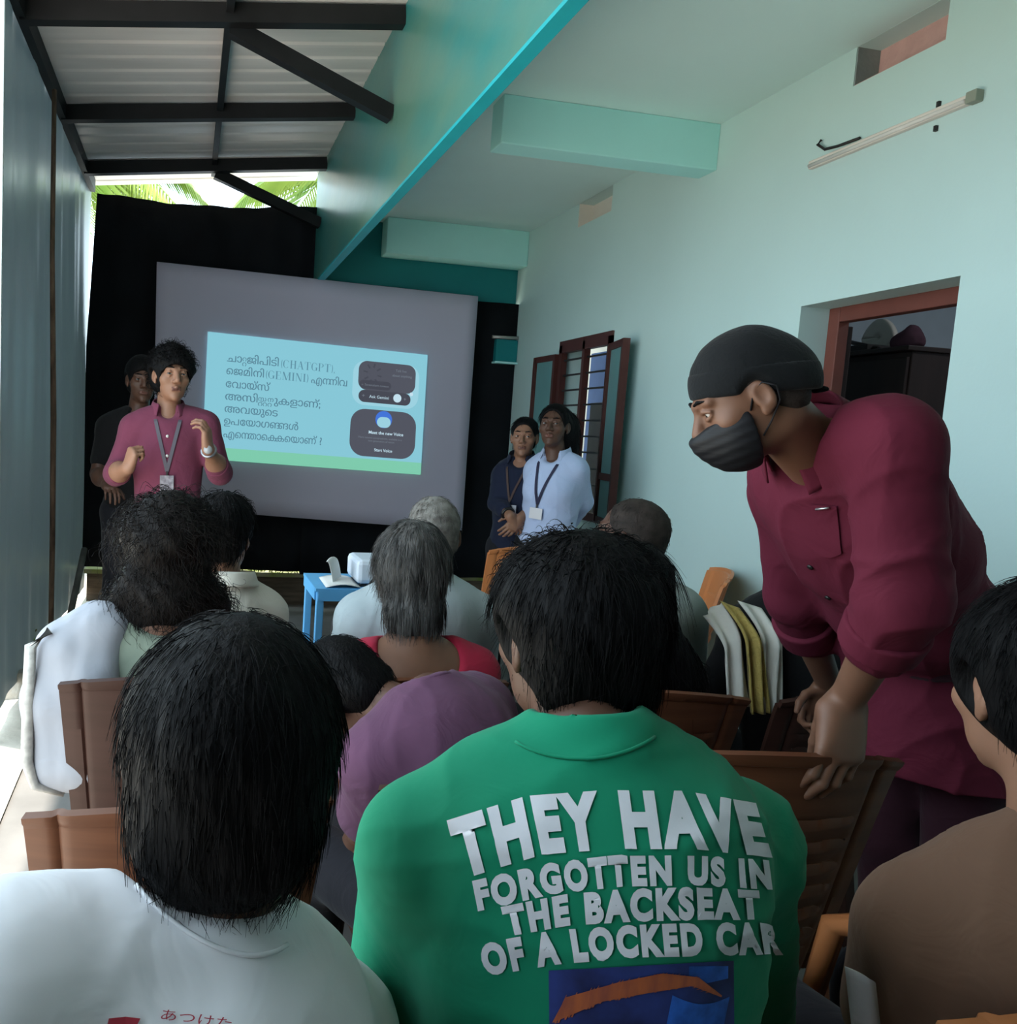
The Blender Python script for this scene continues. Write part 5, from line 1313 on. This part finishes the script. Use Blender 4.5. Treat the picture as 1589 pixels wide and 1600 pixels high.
bw = person(dict(label='woman in a pale blue shirt with hands behind her back, wearing a badge', seated=False, fem=True, hip=(bn[0]+.0, 4.24, bn[2]-.50), neck=bn, head=at(866, 667, 4.18), hang=(140, 6, 0), hs=.98, skin=SK2, hres=.004, gaze=(-.3, 0),
    shR=at(838, 735, 4.30), shL=at(900, 733, 4.12), elR=at(838, 785, 4.40), wrR=at(876, 812, 4.42), elL=at(911, 784, 4.20), wrL=at(890, 818, 4.36),
    shr=.85, hair=[dict(t=.012, noise=(.003, 50), seed=42, m=H_blk, fz=-.02, fh=.112, res=.005, extra=[((-.045, -.10, .0), (.075, .085, .10), .04), ((-.055, -.12, -.12), (.065, .06, .11), .05)], strands=[ST(500, .05, 24, .0012, lift=.004)])], bulk=1.0,
    shirt=dict(m=cloth('pale_blue_cotton', (0.42, 0.50, 0.70)), collar='shirt', sleeve=1.0, slr=.95, res=.008, hem=.10, seed=43, gap=40, ntilt=.6), trousers=M_dk))
lanyard(bw, .02, .255, mat('navy_strap', (0.02, 0.02, 0.05), 0.7), width=.014, card=(.075, .062), cardm=M_badge)

# ------------------------------------------------------------------ prints on the two tops
def printer(r):
    V, F, so = r['shirt']; bv = BVHTree.FromPolygons([Vector(v) for v in V], [tuple(map(int, f)) for f in F])
    def on(px, py, lift):
        d = Vector(nrm(ray(px, py))); hit = bv.ray_cast(Vector(CPOS), d)
        if hit[0] is None: return None
        n = np.array(hit[1]); n = n if n@np.array(d) < 0 else -n
        return np.array(hit[0])+n*lift
    return on, so
def refine(V, F, mx):
    me = bpy.data.meshes.new('tmp'); me.from_pydata([tuple(v) for v in V], [], [tuple(map(int, f)) for f in F])
    b_ = bmesh.new(); b_.from_mesh(me); bmesh.ops.remove_doubles(b_, verts=b_.verts, dist=1e-5)
    for _ in range(5):
        e = [x for x in b_.edges if x.calc_length() > mx]
        if not e: break
        bmesh.ops.subdivide_edges(b_, edges=e, cuts=1); bmesh.ops.triangulate(b_, faces=b_.faces)
    b_.verts.index_update(); V = np.array([v.co[:] for v in b_.verts]); F = np.array([[v.index for v in f.verts] for f in b_.faces]); b_.free(); bpy.data.meshes.remove(me)
    return V, F
on, so = printer(gr)
def seam(px, m, r=.0020):
    P_ = [on(*q_, .001) for q_ in px]
    P_ = [q_ for q_ in P_ if q_ is not None]
    if len(P_) > 2: mb = MB(); mb.tube(P_, r, 6); mb.build('collar_seam', m, so, smooth=True)
def arcpx(pts, n=24):
    p = np.array(pts, float); t = np.linspace(0, 1, len(p)); q_ = np.linspace(0, 1, n)
    c = [np.polyfit(t, p[:, k], 3) for k in (0, 1)]
    return [(np.polyval(c[0], k), np.polyval(c[1], k)) for k in q_]
seam(arcpx([(806, 1160), (855, 1180), (912, 1186), (970, 1177), (1022, 1152)]), c_green)
M_print = mat('white_print', (0.66, 0.67, 0.72), 0.6, 0.3, var=0.05, vscale=30)
Z7 = lambda x, y: (520+x*740/1589.0, 1120+y*480/1031.0)
def print_line(s, top, bot, spacing=1.24, off=.062):
    V, F = text_mesh([s], 1.0, off, spacing); V[:, 0] -= V[:, 0].min(); V[:, 0] /= V[:, 0].max(); V[:, 1] -= V[:, 1].min(); V[:, 1] /= V[:, 1].max()
    V[:, 2] = 0
    V[:, 0] *= 4; V, F = refine(V, F, .12); V[:, 0] /= 4
    tu = np.linspace(0, 1, len(top)) if len(top[0]) == 2 else [p[0] for p in top]
    tp = np.array([p[-2:] for p in top], float); bp_ = np.array([p[-2:] for p in bot], float); bu = np.linspace(0, 1, len(bot))
    out = []; ok = np.ones(len(V), bool)
    for i, (u, v, _) in enumerate(V):
        a = np.array([np.interp(u, tu, tp[:, 0]), np.interp(u, tu, tp[:, 1])]); b_ = np.array([np.interp(u, bu, bp_[:, 0]), np.interp(u, bu, bp_[:, 1])])
        q_ = b_+(a-b_)*v; w_ = on(*Z7(*q_), .0022)
        if w_ is None: ok[i] = False; w_ = np.zeros(3)
        out.append(w_)
    F = F[ok[F].all(1)]
    mesh_np('back_lettering', np.array(out), F, M_print, so, smooth=True)
print_line('THEY HAVE', [(385, 350), (650, 268), (910, 248), (1180, 252), (1415, 292)], [(440, 545), (690, 466), (935, 448), (1210, 444), (1468, 474)])
print_line('FORGOTTEN US IN', [(470, 548), (720, 488), (960, 464), (1220, 464), (1455, 480)], [(490, 652), (740, 594), (970, 570), (1220, 566), (1468, 580)])
print_line('THE BACKSEAT', [(565, 634), (780, 592), (1000, 574), (1210, 570), (1422, 580)], [(590, 736), (790, 698), (1005, 686), (1215, 680), (1432, 681)])
print_line('OF A LOCKED CAR', [(490, 760), (740, 712), (1000, 694), (1250, 686), (1490, 690)], [(515, 868), (760, 826), (1010, 806), (1260, 798), (1507, 796)])
def print_poly(name, fn, nu, nv, m, lift):
    P_ = [[on(*Z7(*fn(i/(nu-1), j/(nv-1))), lift) for j in range(nv)] for i in range(nu)]
    V = []; idx = {}; F = []
    for i in range(nu):
        for j in range(nv):
            if P_[i][j] is not None: idx[i, j] = len(V); V.append(P_[i][j])
    for i in range(nu-1):
        for j in range(nv-1):
            k = [(i, j), (i+1, j), (i+1, j+1), (i, j+1)]
            if all(q_ in idx for q_ in k): F.append([idx[q_] for q_ in k])
    if F: mesh_np(name, np.array(V), np.array(F), m, so)
print_poly('printed_picture', lambda u, v: (724+616*u+3*v, 848-33*u+290*v), 40, 22, mat('navy_print', (0.012, 0.014, 0.05), 0.6, 0.3, col2=(0.03, 0.05, 0.22), vscale=18), .0016)
def brow(u, v):
    lo = (np.interp(u, (0, .3, .6, .85, 1), (735, 900, 1060, 1200, 1296)), np.interp(u, (0, .3, .6, .85, 1), (1022, 950, 920, 898, 936)))
    hi = (np.interp(u, (0, .3, .6, .85, 1), (780, 950, 1100, 1220, 1298)), np.interp(u, (0, .3, .6, .85, 1), (936, 886, 855, 868, 930)))
    return (hi[0]+(lo[0]-hi[0])*v, hi[1]+(lo[1]-hi[1])*v)
print_poly('printed_picture', lambda u, v: (1120+190*u-30*(v-.5), 930+30*math.sin(u*3)+150*v), 12, 10, mat('blue_print', (0.02, 0.10, 0.42), 0.6, 0.3, var=.5, vscale=40), .0021)
print_poly('printed_picture', lambda u, v: (1190+130*u, 832+70*v*(1-.4*u)), 10, 6, mat('blue_print', (0.02, 0.10, 0.42)), .0021)
print_poly('printed_picture', brow, 50, 8, mat('orange_print', (0.50, 0.13, 0.045), 0.6, 0.3, col2=(0.30, 0.08, 0.05), vscale=60, stretch=(1.5, 1, .35)), .0026)
for k in range(46):
    u = k/45*.93; x, y = brow(u, random.choice((.05, .9))); L_ = random.uniform(26, 44)*(1-.4*u); dx, dy = (.35+.6*u)*L_, -L_*(.9-.6*u)
    print_poly('printed_picture', lambda a, b_: (x-dx*.5+dx*a+(b_-.5)*7*(1-a*.8), y-dy*.5+dy*a), 5, 3, MATS['orange_print'], .0029)
on, so = printer(mm)
PK = lambda u, v: (1266+42*u+8*v, 786+3*u+74*v+8*math.sin(u*3.14)*v)
P_ = [[on(*PK(i/8, j/8), .004) for j in range(9)] for i in range(9)]
if all(q_ is not None for r_ in P_ for q_ in r_):
    V = np.array(P_).reshape(-1, 3); F = np.array([(i*9+j, i*9+9+j, i*9+10+j, i*9+j+1) for i in range(8) for j in range(8)]); mesh_np('pocket', V, F, c_mr, so)
    mb = MB(); mb.tube([on(1278, 792, .008), on(1298, 789, .008)], .0022, 6); mb.build('pen_clip', mat('steel_clip', (0.5, 0.5, 0.5), 0.3, 0.5, metal=0.8), so, smooth=True)
on, so = printer(wt)
seam(arcpx([(212, 1384), (262, 1432), (322, 1474), (392, 1492), (448, 1476)]), c_wt)
M_rp = mat('red_print', (0.36, 0.03, 0.05), 0.6, 0.3)
Z5 = lambda x, y: (x*620/1589.0, 1150+y*450/1153.0)
def pp(name, pts):
    w_ = [on(*Z5(*p), .002) for p in pts]
    if all(q_ is not None for q_ in w_): mesh_np(name, np.array(w_), np.array([list(range(len(w_)))]), M_rp, so, smooth=False)
for qd in ([(432, 1128), (500, 1122), (505, 1160), (425, 1160)], [(500, 1122), (560, 1130), (540, 1170), (500, 1165)]): pp('red_emblem', qd)
V, F = text_mesh(['あつけた'], 1.0, .0); V[:, 0] -= V[:, 0].min(); V[:, 0] /= V[:, 0].max(); V[:, 1] -= V[:, 1].min(); V[:, 1] /= V[:, 1].max()
out = [on(*Z5(640+280*u+10*v, 1135+40*u-42*v), .002) for u, v, _ in V]
if all(q_ is not None for q_ in out): mesh_np('red_script', np.array(out), F, M_rp, so)
